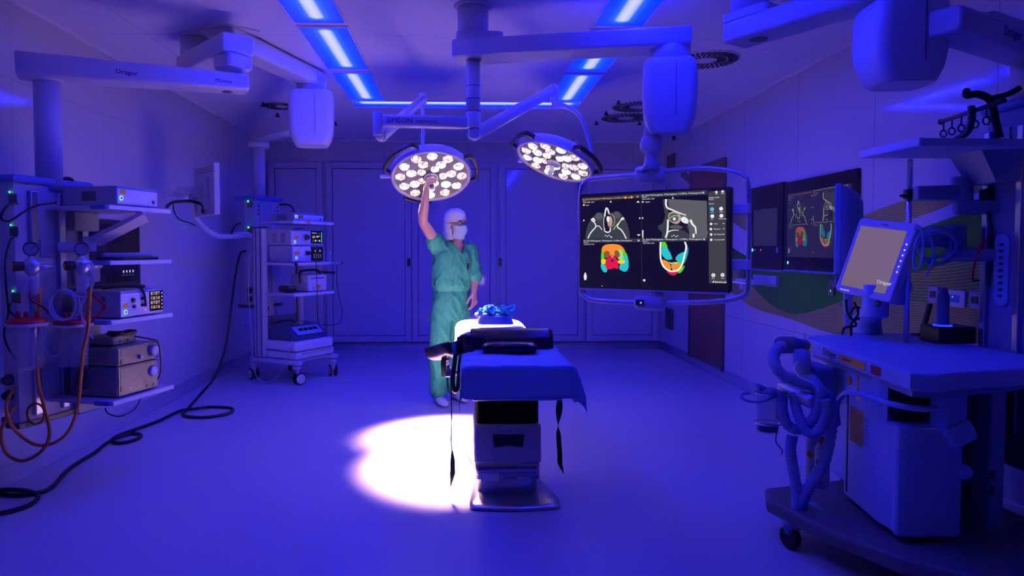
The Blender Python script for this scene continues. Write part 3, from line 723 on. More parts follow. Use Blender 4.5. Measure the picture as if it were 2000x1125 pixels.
# devices on the shelves
SH = (1.709, 1.387, 1.04, .567)
device('camera_processor', 'flat white camera unit with green ring button on the pendant top shelf', 'medical device', LP(-.2, .25, SH[0]), RZ1, .345, .38, .118,
       [('ring', .1, .36, .011), ('label', .14, .7, .045, .028, yellow), ('port', .87, .28, .018, .022)], body=cream2, strip=1, sidevents=[(.0, 9, .035, .085, .1)])
device('light_source', 'white unit with amber touch screen on the third pendant shelf', 'medical device', LP(-.18, .27, SH[2]), RZ1, .37, .34, .165,
       [('knob', .28, .62, .014, .012, black), ('knob', .3, .38, .01, .012, black), ('port', .5, .66, .03, .018), ('port', .5, .4, .03, .018), ('ring', .12, .2, .011), ('label', .12, .46, .042, .026, yellow), ('led', .57, .2, .004, ledr),
        ('screen', .82, .52, .12, .125, ui_tiles)], body=cream2, strip=1, sidevents=[(.06, 10, .05, .13, .03), (-.04, 10, .05, .13, .03)])
device('pump_unit', 'grey unit with round white dial and sockets at the bottom of the pendant stack', 'medical device', LP(-.2, .25, SH[3]), RZ1, .34, .34, .185,
       [('plate', .5, .55, .3, .14, gun), ('knob', .84, .62, .032, .02, panelw), ('port', .08, .25, .016, .03), ('port', .7, .14, .02, .02), ('port', .86, .14, .02, .02), ('led', .3, .2, .004, ui['white']), ('led', .52, .2, .004, ui['cyan'])],
       body=grey, panel=gun, sidevents=None)
device('insufflator', 'grey unit with single silver dial stacked on the lower pendant unit', 'medical device', LP(-.2, .25, SH[3]+.186), RZ1, .34, .34, .115,
       [('plate', .4, .72, .22, .035, dgrey), ('knob', .84, .5, .034, .03, lgrey), ('knob', .52, .3, .012, .02, alu), ('port', .09, .2, .016, .03)], body=grey, panel=gun, sidevents=[(.02, 5, .03, .085, .16)])
device('foot_switch_box', 'small grey switch box lying on top of the dial units', 'medical device', LP(-.2, .22, SH[3]+.302), RZ1, .2, .2, .055,
       [('port', .3, .4, .016, .016), ('port', .6, .4, .016, .016)], body=grey, panel=grey, bev=.012)
cz = SH[3]+.37
cable('coiled_cable', 'black cable coiled on top of the small switch box', [LP(-.15+.06*math.cos(a*.7), .26+.1*math.sin(a*.7), cz-.008+.004*(a % 4)) for a in range(24)]+[LP(-.03, .36, cz-.05), LP(.0, .4, SH[3]+.28), LP(-.02, .44, SH[3]+.1), LP(-.08, .44, SH[3]+.01)], .005, rubber)
# keyboard-like black instrument handset on the second shelf
t2 = thing('instrument_handset', 'dark handset lying on the second pendant shelf', 'handset', LP(-.13, .3, SH[1]), RZ1)
b = MB(); b.prism(rrect(.2, .34, .03), .02, bev=.006); b.build('body', black, t2)
b = MB(); b.beam((-.05, -.15, .03), (.06, .13, .034), .04, .026, bev=.006); b.build('grip', lgrey, t2)
cable('device_cable', 'black cable bundle lying on the amber screen unit', [LP(-.3, .05, SH[2]+.172), LP(-.2, .2, SH[2]+.185), LP(-.1, .38, SH[2]+.175), LP(-.06, .3, SH[2]+.19), LP(-.16, .12, SH[2]+.18), LP(-.03, .24, SH[2]+.185), LP(.005, .27, SH[2]+.15), LP(.012, .28, SH[2]+.06)], .007, rubber)

# wall display behind the pendant
yA, yB_ = 5.2, 6.05
t = thing('wall_display', 'dark wall display behind the equipment pendant on the left wall', 'display', (XL, (yA+yB_)/2, 1.4), PI/2*0)
b = MB(); b.box((.012, 0, 0), (.024, yB_-yA, .58), bev=.004); b.build('bezel', black, t)
b = MB(); b.box((.0245, 0, .02), (.002, yB_-yA-.08, .47)); sc = b.build('screen', scr_off, t)
b = MB(frame((.026, .12, -.13), (0, 1, 0), z=(1, 0, 0)))
for i in range(4): rect(b, ui['white'], i*.055, 0, .02, .02); rect(b, ui['grey'], i*.055, -.03, .035, .008)
b.build('screen_picture', None, sc, norm=False)
b = MB(); b.box((.014, 0, -.3), (.028, yB_-yA, .02)); b.build('bottom_trim', panelw, t)

# suction jars
def canister(px, py, Y, z0, z1, label):
    c = at(px, py, Y); t = thing('suction_jar', label, 'suction jar', (c.x, c.y, z0), 0, 'suction jars on the left pendant')
    h = z1-z0-.05
    b = MB(); b.lathe([(.066, 0), (.07, .004), (.078, h*.5), (.088, h), (.085, h), (.075, h*.5), (.067, .008), (0, .008)], n=40, cap=False); b.build('jar', clear, t)
    b = MB()
    for i in range(6): b.lathe([(.0745+i*.0022, .05+i*.022), (.0745+i*.0022, .0512+i*.022)], n=40, cap=False)
    b.build('graduation', clear2, t)
    b = MB(); b.lathe([(.088, h-.006), (.1, h-.004), (.102, h+.012), (.09, h+.014)], n=40, cap=False); b.build('rim', lgrey, t)
    b = MB(); b.lathe([(.099, h+.012), (.1, h+.024), (.085, h+.036), (.04, h+.042), (0, h+.042)], n=40); lid = b.build('lid', redp, t)
    for a, hh in ((.4, .03), (2.2, .024), (4.4, .036)):
        b = MB(); b.cyl((.05*math.cos(a), .05*math.sin(a), h+.035), (.05*math.cos(a), .05*math.sin(a), h+.045+hh), .013, .011, n=16); b.build('spout', redp, lid)
    b = MB(); b.beam((-.09, .03, h+.004), (-.14, .09, h+.004), .05, .03, bev=.006); b.build('bracket', lgrey, t)
canister(53, 650, 3.79, .80, 1.09, 'clear suction jar with red lid, left of the two hanging from the pendant')
canister(143, 650, 3.94, .785, 1.07, 'clear suction jar with red lid hanging beside the amber screen unit')
def regulator(px, Y, label):
    g = at(px, 486, Y); t = thing('vacuum_regulator', label, 'regulator', g, .45, 'vacuum regulators on the left pendant')
    b = MB(Matrix.Translation((0, 0, 0))); b.lathe([(.036, -.02), (.039, .012), (.034, .016)], frame((0, 0, 0), (1, 0, 0), z=(0, -1, 0)), n=32, cap=False); b.build('gauge_ring', black, t)
    b = MB(frame((0, -.008, 0), (1, 0, 0), z=(0, -1, 0))); b.lathe([(.035, 0), (0, .0)], n=32, cap=False); dl = b.build('dial', lgrey, t, norm=False)
    b = MB(frame((0, -.0095, 0), (1, 0, 0), z=(0, -1, 0))); b.poly([(-.002, -.006), (.004, -.004), (.02, .022)]); b.build('needle', inkdark, dl)
    b = MB(); b.lathe([(.018, -.15), (.03, -.13), (.045, -.11), (.045, -.075), (.03, -.06), (.014, -.05), (.014, -.035)], n=28); b.build('valve_body', alu, t)
    b = MB(); b.cyl((-.03, -.01, -.095), (-.085, -.03, -.095), .025, .027, n=24, bev=.004); kn = b.build('knob', black, t)
    b = MB(); b.cyl((-.0845, -.0295, -.095), (-.088, -.031, -.095), .018, n=24); b.build('knob_cap', yellow, kn)
    b = MB(); b.lathe([(.02, -.26), (.035, -.25), (.035, -.17), (.02, -.15)], n=24); b.build('trap_jar', clear2, t)
    b = MB(); b.cyl((.03, .02, -.1), (.09, .08, -.1), .015, n=16); b.build('plug', alu, t)
regulator(61, 3.84, 'round vacuum gauge with yellow-capped knob near the pendant column edge')
regulator(160, 3.98, 'round vacuum gauge with yellow-capped knob beside the second shelf')
# tubes and hoses hanging on the pendant
cl = [at(148, 600, 3.86)]
c = at(125, 595, 3.84)
pts = [at(172, 520, 3.86), at(184, 545, 3.86), at(165, 580, 3.85)]+[V((c.x+.075*math.cos(a*.62+2), c.y+.02*math.sin(a*.3), c.z+.085*math.sin(a*.62+2))) for a in range(26)]+[at(150, 622, 3.84)]
cable('clear_tubing', 'coil of clear suction tubing above the red lids', pts, .006, clear2, 'tubing')
cable('clear_tubing', 'clear tube looping down from the second vacuum gauge', [at(160, 520, 3.9), at(180, 515, 3.88), at(176, 560, 3.87), at(158, 600, 3.87), at(165, 632, 3.85), at(182, 662, 3.84)], .006, clear2, 'tubing')
cable('clear_tubing', 'clear tube sagging between the two suction jars', [at(88, 640, 3.86), at(86, 670, 3.86), at(96, 694, 3.86), at(110, 694, 3.86), at(116, 690, 3.9)], .006, clear2, 'tubing')
cable('red_tubing', 'dark red tube from the second gauge down to a suction lid', [at(170, 566, 3.86), at(195, 588, 3.84), at(207, 600, 3.84), at(192, 614, 3.85), at(178, 630, 3.86)], .007, redp, 'tubing')
cable('red_tubing', 'dark red tube from the first gauge to the first suction lid', [at(57, 565, 3.82), at(62, 585, 3.8), at(85, 600, 3.82), at(95, 612, 3.84)], .007, redp, 'tubing')
cable('orange_hose', 'long orange gas hose looping out to the picture edge', [at(30, 757, 3.9), at(18, 775, 3.85), at(12, 800, 3.82), at(28, 838, 3.82), at(68, 868, 3.85), at(105, 865, 3.88), at(135, 840, 3.9), at(152, 790, 3.88), at(162, 690, 3.86), at(172, 640, 3.8), at(176, 560, 3.8)], .0095, orange, 'hose', k=10)
cable('orange_hose', 'shorter orange gas hose looping below the pendant column', [at(30, 790, 3.9), at(12, 820, 3.83), at(2, 845, 3.82), at(12, 885, 3.84), at(45, 900, 3.86), at(82, 880, 3.86), at(97, 845, 3.86), at(85, 790, 3.86), at(74, 740, 3.86), at(74, 700, 3.86), at(77, 600, 3.86), at(77, 560, 3.86)], .0095, orange, 'hose', k=10)
cable('yellow_cable', 'yellow cable coil hanging under the lowest pendant shelf', [at(70+17*math.cos(a*.8), 808+20*math.sin(a*.8), 3.93+.004*a) for a in range(22)], .006, mat('yellow_cable_rubber', (.35, .22, .02), .5))
cable('power_cable', 'black power cable plugged in at the pendant top socket', [at(35, 397, 3.9), at(14, 402, 3.85), at(2, 425, 3.85), at(18, 432, 3.86), at(45, 415, 3.9), at(70, 402, 3.95), at(95, 398, 4.0), at(110, 396, 4.05)], .006, rubber)
cable('power_cable', 'black power cable running down the outer pendant side', [at(33, 462, 3.9), at(20, 470, 3.86), at(10, 510, 3.83), at(12, 560, 3.83), at(16, 610, 3.86), at(8, 650, 3.84), at(16, 680, 3.86), at(35, 705, 3.9)], .005, rubber)
cable('power_cable', 'black power cable plugged in above the first red lid', [at(40, 590, 3.9), at(24, 590, 3.86), at(18, 605, 3.85), at(30, 618, 3.9)], .006, rubber)
cable('hanging_cable', 'thin dark cable sagging below the lowest pendant shelf', [at(205, 797, 4.1), at(212, 808, 4.08), at(235, 813, 4.05), at(262, 800, 4.12), at(274, 780, 4.2)], .004, rubber)
b_ = [at(150+8*math.cos(a*1.3)+a*1.2, 735+24*math.sin(a*.9), 4.06+.003*(a % 5)) for a in range(20)]
cable('cable_tangle', 'tangle of black cables behind the bottom stack of units', b_, .004, rubber)
t = thing('cable_reel', 'dark spool of cables on the pendant head beside the top unit', 'cable bundle', LP(-.5, .1, 1.86), 0)
for i in range(4):
    b = MB(); b.tube([V((.07*math.cos(a)+.01*i, .05*math.sin(a)+.02*i, .02+.012*math.sin(3*a+i))) for a in [k*2*PI/9 for k in range(9)]], .006, closed=True, k=4); b.build('loop', rubber, t)
# ------------------------------------------------------------------ far pendant head behind the trolley
t = thing('equipment_pendant', 'slim far equipment pendant standing close behind the wheeled equipment trolley', 'equipment pendant', (P2.x, P2.y, 0), -.45)
poly = [(.13, -.22), (.13, .2), (.0, .24), (-.12, .2), (-.12, -.22), (.0, -.25)]
b = MB(); b.prism([(x, y) for x, y in poly], 1.24, Matrix.Translation((0, 0, .8)), bev=.004); b.build('column_body', blue_body, t)
b = MB(); b.prism(grow(poly, .03), .05, Matrix.Translation((0, 0, 2.03)), bev=.018); b.build('top_cap', bluetrim, t)
b = MB(); b.prism(grow(poly, .015), .04, Matrix.Translation((0, 0, .77)), bev=.01); b.build('bottom_cap', dgrey, t)
for y in (-.12, .06): b = MB(); b.box((.135, y, 1.42), (.03, .04, 1.16), bev=.006); b.build('mounting_rail', alu, t)
for z, m in ((1.94, lgrey), (1.78, lgrey), (1.5, lgrey)): b = MB(); b.box((.134, -.03, z), (.012, .12, .13), bev=.003); b.build('gas_plate', m, t)
for y in (-.17, .15):
    b = MB()
    b.box((.134, y, 1.92), (.01, .04, .17), bev=.003); pl = b.build('outlet_strip', lgrey, t)
    for i in range(3): b = MB(); b.cyl((.138, y, 1.87+i*.045), (.142, y, 1.87+i*.045), .012, n=14); b.build('outlet', black, pl)
for z in (1.98, 1.68):
    b = MB(frame((.07, -.237, z), (1, .1, 0), z=(.2, -1, 0))); b.prism(rrect(.06, .08, .01), .012, bev=.002); so = b.build('power_socket', dgrey, t)
    b = MB(); b.sphere((.06, -.255, z+.03), .011, n=10, k=6); b.build('pilot_light', ledg, so)
for z in (.98, .88): b = MB(frame((.06, -.238, z), (1, .1, 0), z=(.2, -1, 0))); b.lathe([(.035, 0), (.035, .012), (.025, .02), (0, .02)], n=20); b.build('gas_outlet', black, t)
cable('power_cable', 'black plug and cable at the upper right of the far pendant head', [at(546, 400, 8.05), at(560, 399, 8.0), at(570, 404, 7.98), at(574, 414, 7.97), at(575, 418, 7.95)], .011, rubber)
cable('power_cable', 'black cable plugged in at the side of the far pendant head', [at(471, 436, 8.0), at(460, 440, 7.95), at(454, 450, 7.95), at(452, 460, 7.95)], .009, rubber)

# monitor on a curved arm in front of it, seen from behind
tm = thing('swing_arm_monitor', 'flat monitor seen from behind on a curved white arm by the left wall', 'monitor', at(400, 460, 6.9))
def LM(p): return V(p)-tm.location
b = MB(); b.tube([LM(at(489, 460, 8.1)), LM(at(450, 462, 7.5)), LM(at(425, 461, 7.1)), LM(at(402, 448, 6.8)), LM(at(385, 428, 6.55)), LM(at(377, 405, 6.42)), LM(at(374, 378, 6.35))], .027, n=14); b.build('curved_arm', white, tm)
b = MB(); p = at(470, 459, 7.85); q = at(489, 460, 8.1); b.beam(LM(p), LM(q), .12, .07, bev=.015, ext=.07, r=.03); b.build('arm_bracket', white, tm)
b = MB(); b.beam(LM(at(350, 371, 6.3)), LM(at(386, 372, 6.3)), .09, .07, bev=.012, r=.025); b.build('head_joint', white, tm)
b = MB(); q = at(333, 374, 6.28); b.cyl(LM(q+V((0, 0, .05))), LM(q-V((0, 0, .06))), .042, bev=.006); b.beam(LM(at(336, 378, 6.28)), LM(at(358, 385, 6.3)), .06, .05, bev=.008); b.build('pivot_joint', white, tm)
a0, a1 = at(386, 379, 6.46), at(423, 366, 6.0); cx_ = (a0+a1)/2; d_ = V((a1.x-a0.x, a1.y-a0.y, 0)).normalized(); nrm = V((d_.y, -d_.x, 0)); nrm = nrm if nrm.x < 0 else -nrm
FM = frame(LM(cx_), d_, z=nrm)      # z: back of the screen, towards the left wall
wM = .6
b = MB(FM); b.prism(rrect(wM, .45, .012), .05, Matrix.Translation((0, 0, -.025)), bev=.008); bd = b.build('monitor_housing', offwhite, tm)
b = MB(FM); b.prism(rrect(.3, .28, .02), .02, Matrix.Translation((0, -.03, .024)), bev=.006); b.prism(rrect(.1, .1, .01), .06, Matrix.Translation((-.1, 0, .03)), bev=.006); b.build('back_cover', offwhite, bd)
b = MB(FM)
for r_ in range(3):
    for i in range(9): b.box((-.24+i*.06, .2-r_*.02, .0255), (.045, .006, .002))
b.build('vent_slots', dgrey, bd)
b = MB(FM); b.box((.02, -.17, .045), (.05, .07, .012)); b.build('socket_cover', black, bd)
b = MB(FM); b.box((0, 0, -.0255), (wM-.04, .41, .002)); b.build('screen', scr_off, bd)
cable('monitor_cable', 'black cable arching over the shelf end to the swing arm monitor', [at(326, 404, 5.9), at(336, 396, 6.1), at(352, 394, 6.2), at(372, 393, 6.25), at(388, 397, 6.25), at(398, 402, 6.2)], .014, rubber)
cable('monitor_cable', 'thin black cable hanging along the curved monitor arm', [at(338, 395, 6.1), at(340, 412, 6.15), at(350, 428, 6.3), at(372, 436, 6.5), at(382, 441, 6.6)], .006, rubber)

# ------------------------------------------------------------------ endoscopy trolley
CC = V((-1.757, 7.32, 0)); RZ2 = math.atan2(-.516, .857); M2 = rotz(RZ2, CC)
def LC(v, u, z): return M2 @ V((v, u, z))
t = thing('equipment_trolley', 'white wheeled equipment trolley with stacked units before the far pendant', 'trolley', CC, RZ2)
W2, D2 = .60, .66
tw = mat('trolley_enamel', (.62, .6, .66), .36)
zc_ = .235
b = MB(); b.beam((-.02, .02, zc_), (-D2+.02, .02, zc_), .09, .055, bev=.012, r=.02, ext=.05); b.beam((-.02, W2, zc_), (-D2+.02, W2, zc_), .09, .055, bev=.012, r=.02, ext=.05)
b.box((-.3, W2/2, zc_+.01), (.5, W2-.06, .03), bev=.006); b.build('base_frame', tw, t)
for v, u in ((-.52, .0), (-.52, .58)):
    b = MB(); b.box((v, u, .98), (.14 if u < .1 else .08, .07, 1.42), bev=.01); po = b.build('upright', tw, t)
    b = MB()
    for dv in ((-.035, .035) if u < .1 else (0,)): b.box((v+dv, u-.0365, .98), (.012, .003, 1.4))
    b.build('profile_groove', dgrey, po)
    b = MB(); b.box((v, u, 1.695), (.15 if u < .1 else .09, .075, .012), bev=.003); b.build('end_cap', black, po)
for z, m in ((.66, steel), ): b = MB(); b.box((-.54, .29, z), (.03, .52, .1), bev=.004); b.build('cross_bar', m, t)
b = MB(); b.box((-.585, .0, .95), (.05, .05, .55), bev=.01); b.box((-.56, .0, .68), (.06, .05, .03)); b.box((-.56, .0, 1.22), (.06, .05, .03)); b.build('push_handle', tw, t)
for z, v0, v1, rail in ((1.735, -.02, -.5, 0), (1.285, 0, -.5, 1), (.955, -.02, -.5, 0)):
    b = MB(); b.box(((v0+v1)/2, .3, z+.012), (v0-v1, W2+.02, .03), bev=.01); s_ = b.build('shelf', tw, t)
    if rail:
        b = MB(); b.cyl((.02, -.01, z+.012), (.02, W2+.09, z+.012), .016, n=16); b.build('front_rail', tw, s_)
        for u in (-.02, W2+.09): b = MB(); b.cyl((.02, u, z+.012), (.02, u+.02, z+.012), .019, n=16); b.build('rail_end', black, s_)
    else: b = MB(); b.box((v0+.005, .3, z+.012), (.012, W2+.03, .034), bev=.004); b.build('front_edge', panelw, s_)
b = MB(); b.prism(rrect(.07, .02, .004), .003, frame((-.008, .2, 1.747), (0, 1, 0), z=(1, 0, 0))); b.build('sticker', yellow, t)
# base drawer
b = MB(); b.box((-.26, .3, .40), (.5, W2, .12), bev=.03, seg=3); b.box((-.26, .3, .31), (.5, W2, .08), bev=.012); dr = b.build('drawer', panelw, t)
b = MB(); b.box((-.008, .32, .325), (.012, .46, .02), bev=.003); b.build('drawer_grip', lgrey, dr)
b = MB(); b.box((-.26, .3, .352), (.505, W2+.004, .006)); b.build('gap', dgrey, dr)
for k, (v, u, a) in enumerate(((-.02, .02, -.35), (-.02, W2, 1.0), (-D2, .02, 1.3), (-D2, W2, .4))):
    c = V((v, u, 0)); ax = V((math.cos(a), math.sin(a), 0)); off = V((-ax.y, ax.x, 0))*.03
    b = MB(); b.cyl(c+V((0, 0, .2)), c+V((0, 0, .17)), .045, n=24, bev=.004); b.beam(c+V((0, 0, .17)), c+off+V((0, 0, .075)), .03, .05, bev=.006, up=(ax.x, ax.y, 0)); cs = b.build('caster_fork', tw, t)
    for s_ in (-1, 1):
        p = c+off+ax*(s_*.022)+V((0, 0, .065)); b = MB(); b.cyl(p, p+ax*(s_*.022), .065, n=32, bev=.006); b.build('wheel', rubber, cs)
        b = MB(); b.cyl(p+ax*(s_*.0222), p+ax*(s_*.025), .052, n=32); b.build('hub_cap', tw, cs)
# units on the trolley
RZd = RZ2
device('camera_processor', 'flat unit with lit ring button on the trolley top shelf', 'medical device', LC(-.27, .3, 1.763), RZ2, .46, .36, .085,
       [('ring', .07, .5, .013), ('label', .22, .5, .075, .035, yellow), ('port', .88, .3, .02, .02)], body=lgrey, strip=1, sidevents=[(.0, 5, .02, .065, .16)])
device('video_processor', 'white unit with glowing touch screen and black plug, topmost of the trolley pair', 'medical device', LC(-.27, .28, 1.495), RZ2, .5, .34, .178,
       [('knob', .42, .5, .038, .02, lgrey), ('knob', .42, .5, .03, .05, black), ('ring', .12, .2, .013), ('label', .16, .48, .07, .03, yellow), ('screen', .79, .52, .19, .14, ui_lines)], body=lgrey, strip=1, sidevents=[(.06, 8, .04, .13, .07), (-.07, 8, .04, .13, .07)])
device('light_source', 'white unit with black control panel, lower of the trolley pair', 'medical device', LC(-.26, .29, 1.313), RZ2, .5, .34, .178,
       [('knob', .42, .55, .036, .012, lgrey), ('knob', .42, .55, .024, .05, black), ('ring', .12, .25, .013), ('label', .14, .55, .075, .035, yellow), ('plate', .76, .5, .2, .16, black)]+
       [('led', .66+.07*i, .28, .006, ui['white']) for i in range(4)]+[('led', .66+.07*i, .42, .009, ui['tan']) for i in range(4)]+[('led', .7, .7, .01, ui['white']), ('led', .85, .7, .012, ui['white'])], body=lgrey)
td = device('irrigation_pump', 'small white pump with black handle frame on the third trolley shelf', 'medical device', LC(-.2, .4, .984), RZ2, .3, .26, .19,
       [('label', .55, .25, .07, .045, yellow), ('knob', .3, .2, .014, .006, lgrey), ('plate', .5, .78, .22, .014, bluetrim)], body=lgrey, bev=.015)
b = MB(); b.tube([(.02, -.15, .1), (.02, -.16, .2), (.02, -.1, .235), (.02, .1, .235), (.02, .16, .2), (.02, .15, .1)], .012, n=10); b.build('handle_frame', black, td)
b = MB(); b.cyl((.0, .15, .1), (.0, .19, .1), .045, n=24, bev=.006); b.build('side_knob', black, td)
b = MB(); b.cyl((.1, .05, .22), (.1, .32, .2), .014, n=12); o = b.build('tool_grip', black, td)
td = thing('electrosurgical_unit', 'dark blue sloping unit with light blue display on the trolley base drawer', 'medical device', LC(-.26, .3, .462), RZ2)
b = MB(); b.prism([(-.2, 0), (.2, 0), (.2, .035), (.06, .15), (-.14, .17), (-.2, .12)], .52, frame((0, .26, 0), (1, 0, 0), z=(0, -1, 0)), bev=.012); bo = b.build('body', mat('navy_plastic', (.02, .035, .16), .35), td)
sl = math.atan2(.115, .14); F3 = frame((.134, -.0, .0975), (0, 1, 0), z=(math.sin(sl), 0, math.cos(sl)))
b = MB(F3); b.prism(rrect(.4, .13, .02), .004, bev=.001); fa = b.build('control_panel', mat('pale_blue_panel', (.22, .34, .62), .3), td)
b = MB(F3)
for i in range(4): b.box((-.1+i*.075, .01, .005), (.06, .04, .003))
b.build('display_windows', scr_off, fa)
b = MB(frame((0, -.06, .161), (0, 1, 0), z=(.1, 0, 1))); b.prism(rrect(.09, .05, .006), .002); b.build('sticker', yellow, td)
b = MB(); b.tube([(-.14, -.2, .15), (-.12, -.19, .19), (-.1, -.05, .2), (-.1, .02, .19), (-.12, .04, .165)], .007); b.build('carry_handle', black, td)
b = MB(); b.box((0, .02, .168), (.06, .05, .03), bev=.006); b.build('connector', lgrey, td)
td = thing('cable_box', 'small steel sheet holder hanging behind the trolley cross bar', 'holder', LC(-.6, .12, .7), RZ2)
b = MB(); b.box((0, 0, .1), (.08, .2, .2), bev=.004); b.build('sheet_box', offwhite, td)
b = MB(); b.prism([(.012*math.cos(a*PI/6), .012*math.sin(a*PI/6)) for a in range(12)], .002, frame((.0405, .02, .1), (0, 1, 0), z=(1, 0, 0))); b.box((.0412, .02, .08), (.002, .008, .035)); b.build('keyhole', black, td)
td = thing('keyboard_tray', 'dark pile of cables on the left of the third trolley shelf', 'cable bundle', LC(-.22, .1, .984), RZ2)
for i in range(3):
    b = MB(); b.tube([V((.1*math.cos(a), .08*math.sin(a), .015+.02*i+.008*math.sin(2*a+i))) for a in [k*2*PI/8 for k in range(8)]], .009, closed=True, k=4); b.build('loop', rubber, td)
td.name = 'cable_bundle'
td = thing('clear_bottle', 'small clear bottle standing at the end of the trolley rail shelf', 'bottle', LC(-.06, .6, 1.312), RZ2)
b = MB(); b.lathe([(.02, 0), (.022, .01), (.022, .07), (.01, .09), (.01, .1)], n=18); b.build('bottle_body', clear2, td)
b = MB(); b.lathe([(.012, .1), (.012, .12), (0, .12)], n=14); b.build('cap', panelw, td)
cable('thin_cable', 'thin dark cable from the glowing screen unit down to the blue unit', [LC(.0, .2, 1.6), LC(.03, .22, 1.55), LC(.035, .26, 1.4), LC(.035, .28, 1.2), LC(.035, .29, .9), LC(.03, .3, .7), LC(.0, .36, .63)], .004, rubber)
cable('thin_cable', 'thin dark cable hanging in a loop right of the trolley', [LC(.03, .62, 1.28), LC(.04, .6, 1.1), LC(.04, .64, .9), LC(.03, .7, .75), LC(.02, .68, .62), LC(-.03, .6, .585), LC(-.1, .5, .6)], .004, rubber)
cable('white_cable', 'thin pale cable looping past the trolley posts to the floor', [LC(-.6, -.08, 1.4), LC(-.58, -.12, 1.0), LC(-.55, -.12, .6), LC(-.5, -.14, .2), LC(-.42, -.14, .05), LC(-.3, -.1, .03), LC(-.2, -.05, .12), LC(-.1, -.03, .32), LC(-.1, .05, .5)], .005, lgrey)
# long black floor cable
fz = .014
def fl(px, py, dz=0.): return atz(px, py, fz+dz)
pts = [at(480, 490, 8.0), at(468, 498, 7.8), at(458, 550, 7.5), at(449, 620, 7.2), at(440, 680, 7.0), at(420, 735, 6.72), at(392, 770, 6.5), fl(368, 797, .01)]
pts += [fl(358, 806), fl(366, 813), fl(400, 815), fl(440, 809), fl(455, 801), fl(445, 796), fl(410, 795), fl(375, 799, .02), fl(350, 803, .0)]
pts += [fl(310, 822), fl(260, 840), fl(230, 851), fl(219, 859), fl(228, 865), fl(250, 863), fl(272, 855), fl(273, 848), fl(255, 847), fl(225, 856, .02), fl(205, 868)]
pts += [fl(185, 884), fl(155, 902), fl(130, 920), fl(105, 948), fl(88, 959), fl(70, 963), fl(40, 967), fl(10, 966), fl(-8, 962), fl(5, 957), fl(40, 957), fl(66, 963, .02), fl(74, 972), fl(60, 985), fl(30, 996), fl(-10, 1005), fl(-60, 1015)]
cable('floor_cable', 'long thick black cable with loops lying along the left side of the floor', pts, .0135, rubber, 'cable', k=6)
# ------------------------------------------------------------------ scan picture shown on the displays
SCN = {}
def sm(name, col, s):
    if (name, s) not in SCN: SCN[(name, s)] = emat('scan_%s_%d' % (name, len(SCN)), col, s)
    return SCN[(name, s)]
PAL = dict(bar=(.035, .035, .045), line=(.05, .05, .06), white=(.85, .85, .9), bone=(.8, .85, .84), tissue=(.045, .045, .05), tissue2=(.09, .09, .1), orange=(.95, .28, .01), amber=(1, .42, .05),
           cyan=(.02, .55, .62), red=(.75, .01, .06), green=(.1, .62, .02), yellow=(.95, .6, .01), side=(.05, .05, .055), blue=(.1, .55, .85), dark=(.012, .006, .012), rose=(.5, .3, .26), lime=(.3, .75, .2), brown=(.28, .09, .02), cyan2=(.02, .35, .42), orange2=(.7, .16, .01), wht=(1, 1, 1))
def grain(name, s):
    if name in MATS: return MATS[name]
    m = emat(name, (.07, .07, .075), s); nt = m.node_tree; tc = nd(nt, 'ShaderNodeTexCoord')
    nz = nd(nt, 'ShaderNodeTexNoise', i_Scale=420.0, i_Detail=2.0); nt.links.new(tc.outputs['Object'], nz.inputs['Vector'])
    rp = nd(nt, 'ShaderNodeValToRGB'); nt.links.new(nz.outputs['Fac'], rp.inputs[0])
    rp.color_ramp.elements[0].position = .35; rp.color_ramp.elements[0].color = (.03, .03, .033, 1); rp.color_ramp.elements[1].position = .68; rp.color_ramp.elements[1].color = (.2, .2, .21, 1)
    nt.links.new(rp.outputs[0], nt.nodes['Principled BSDF'].inputs['Emission Color']); return m
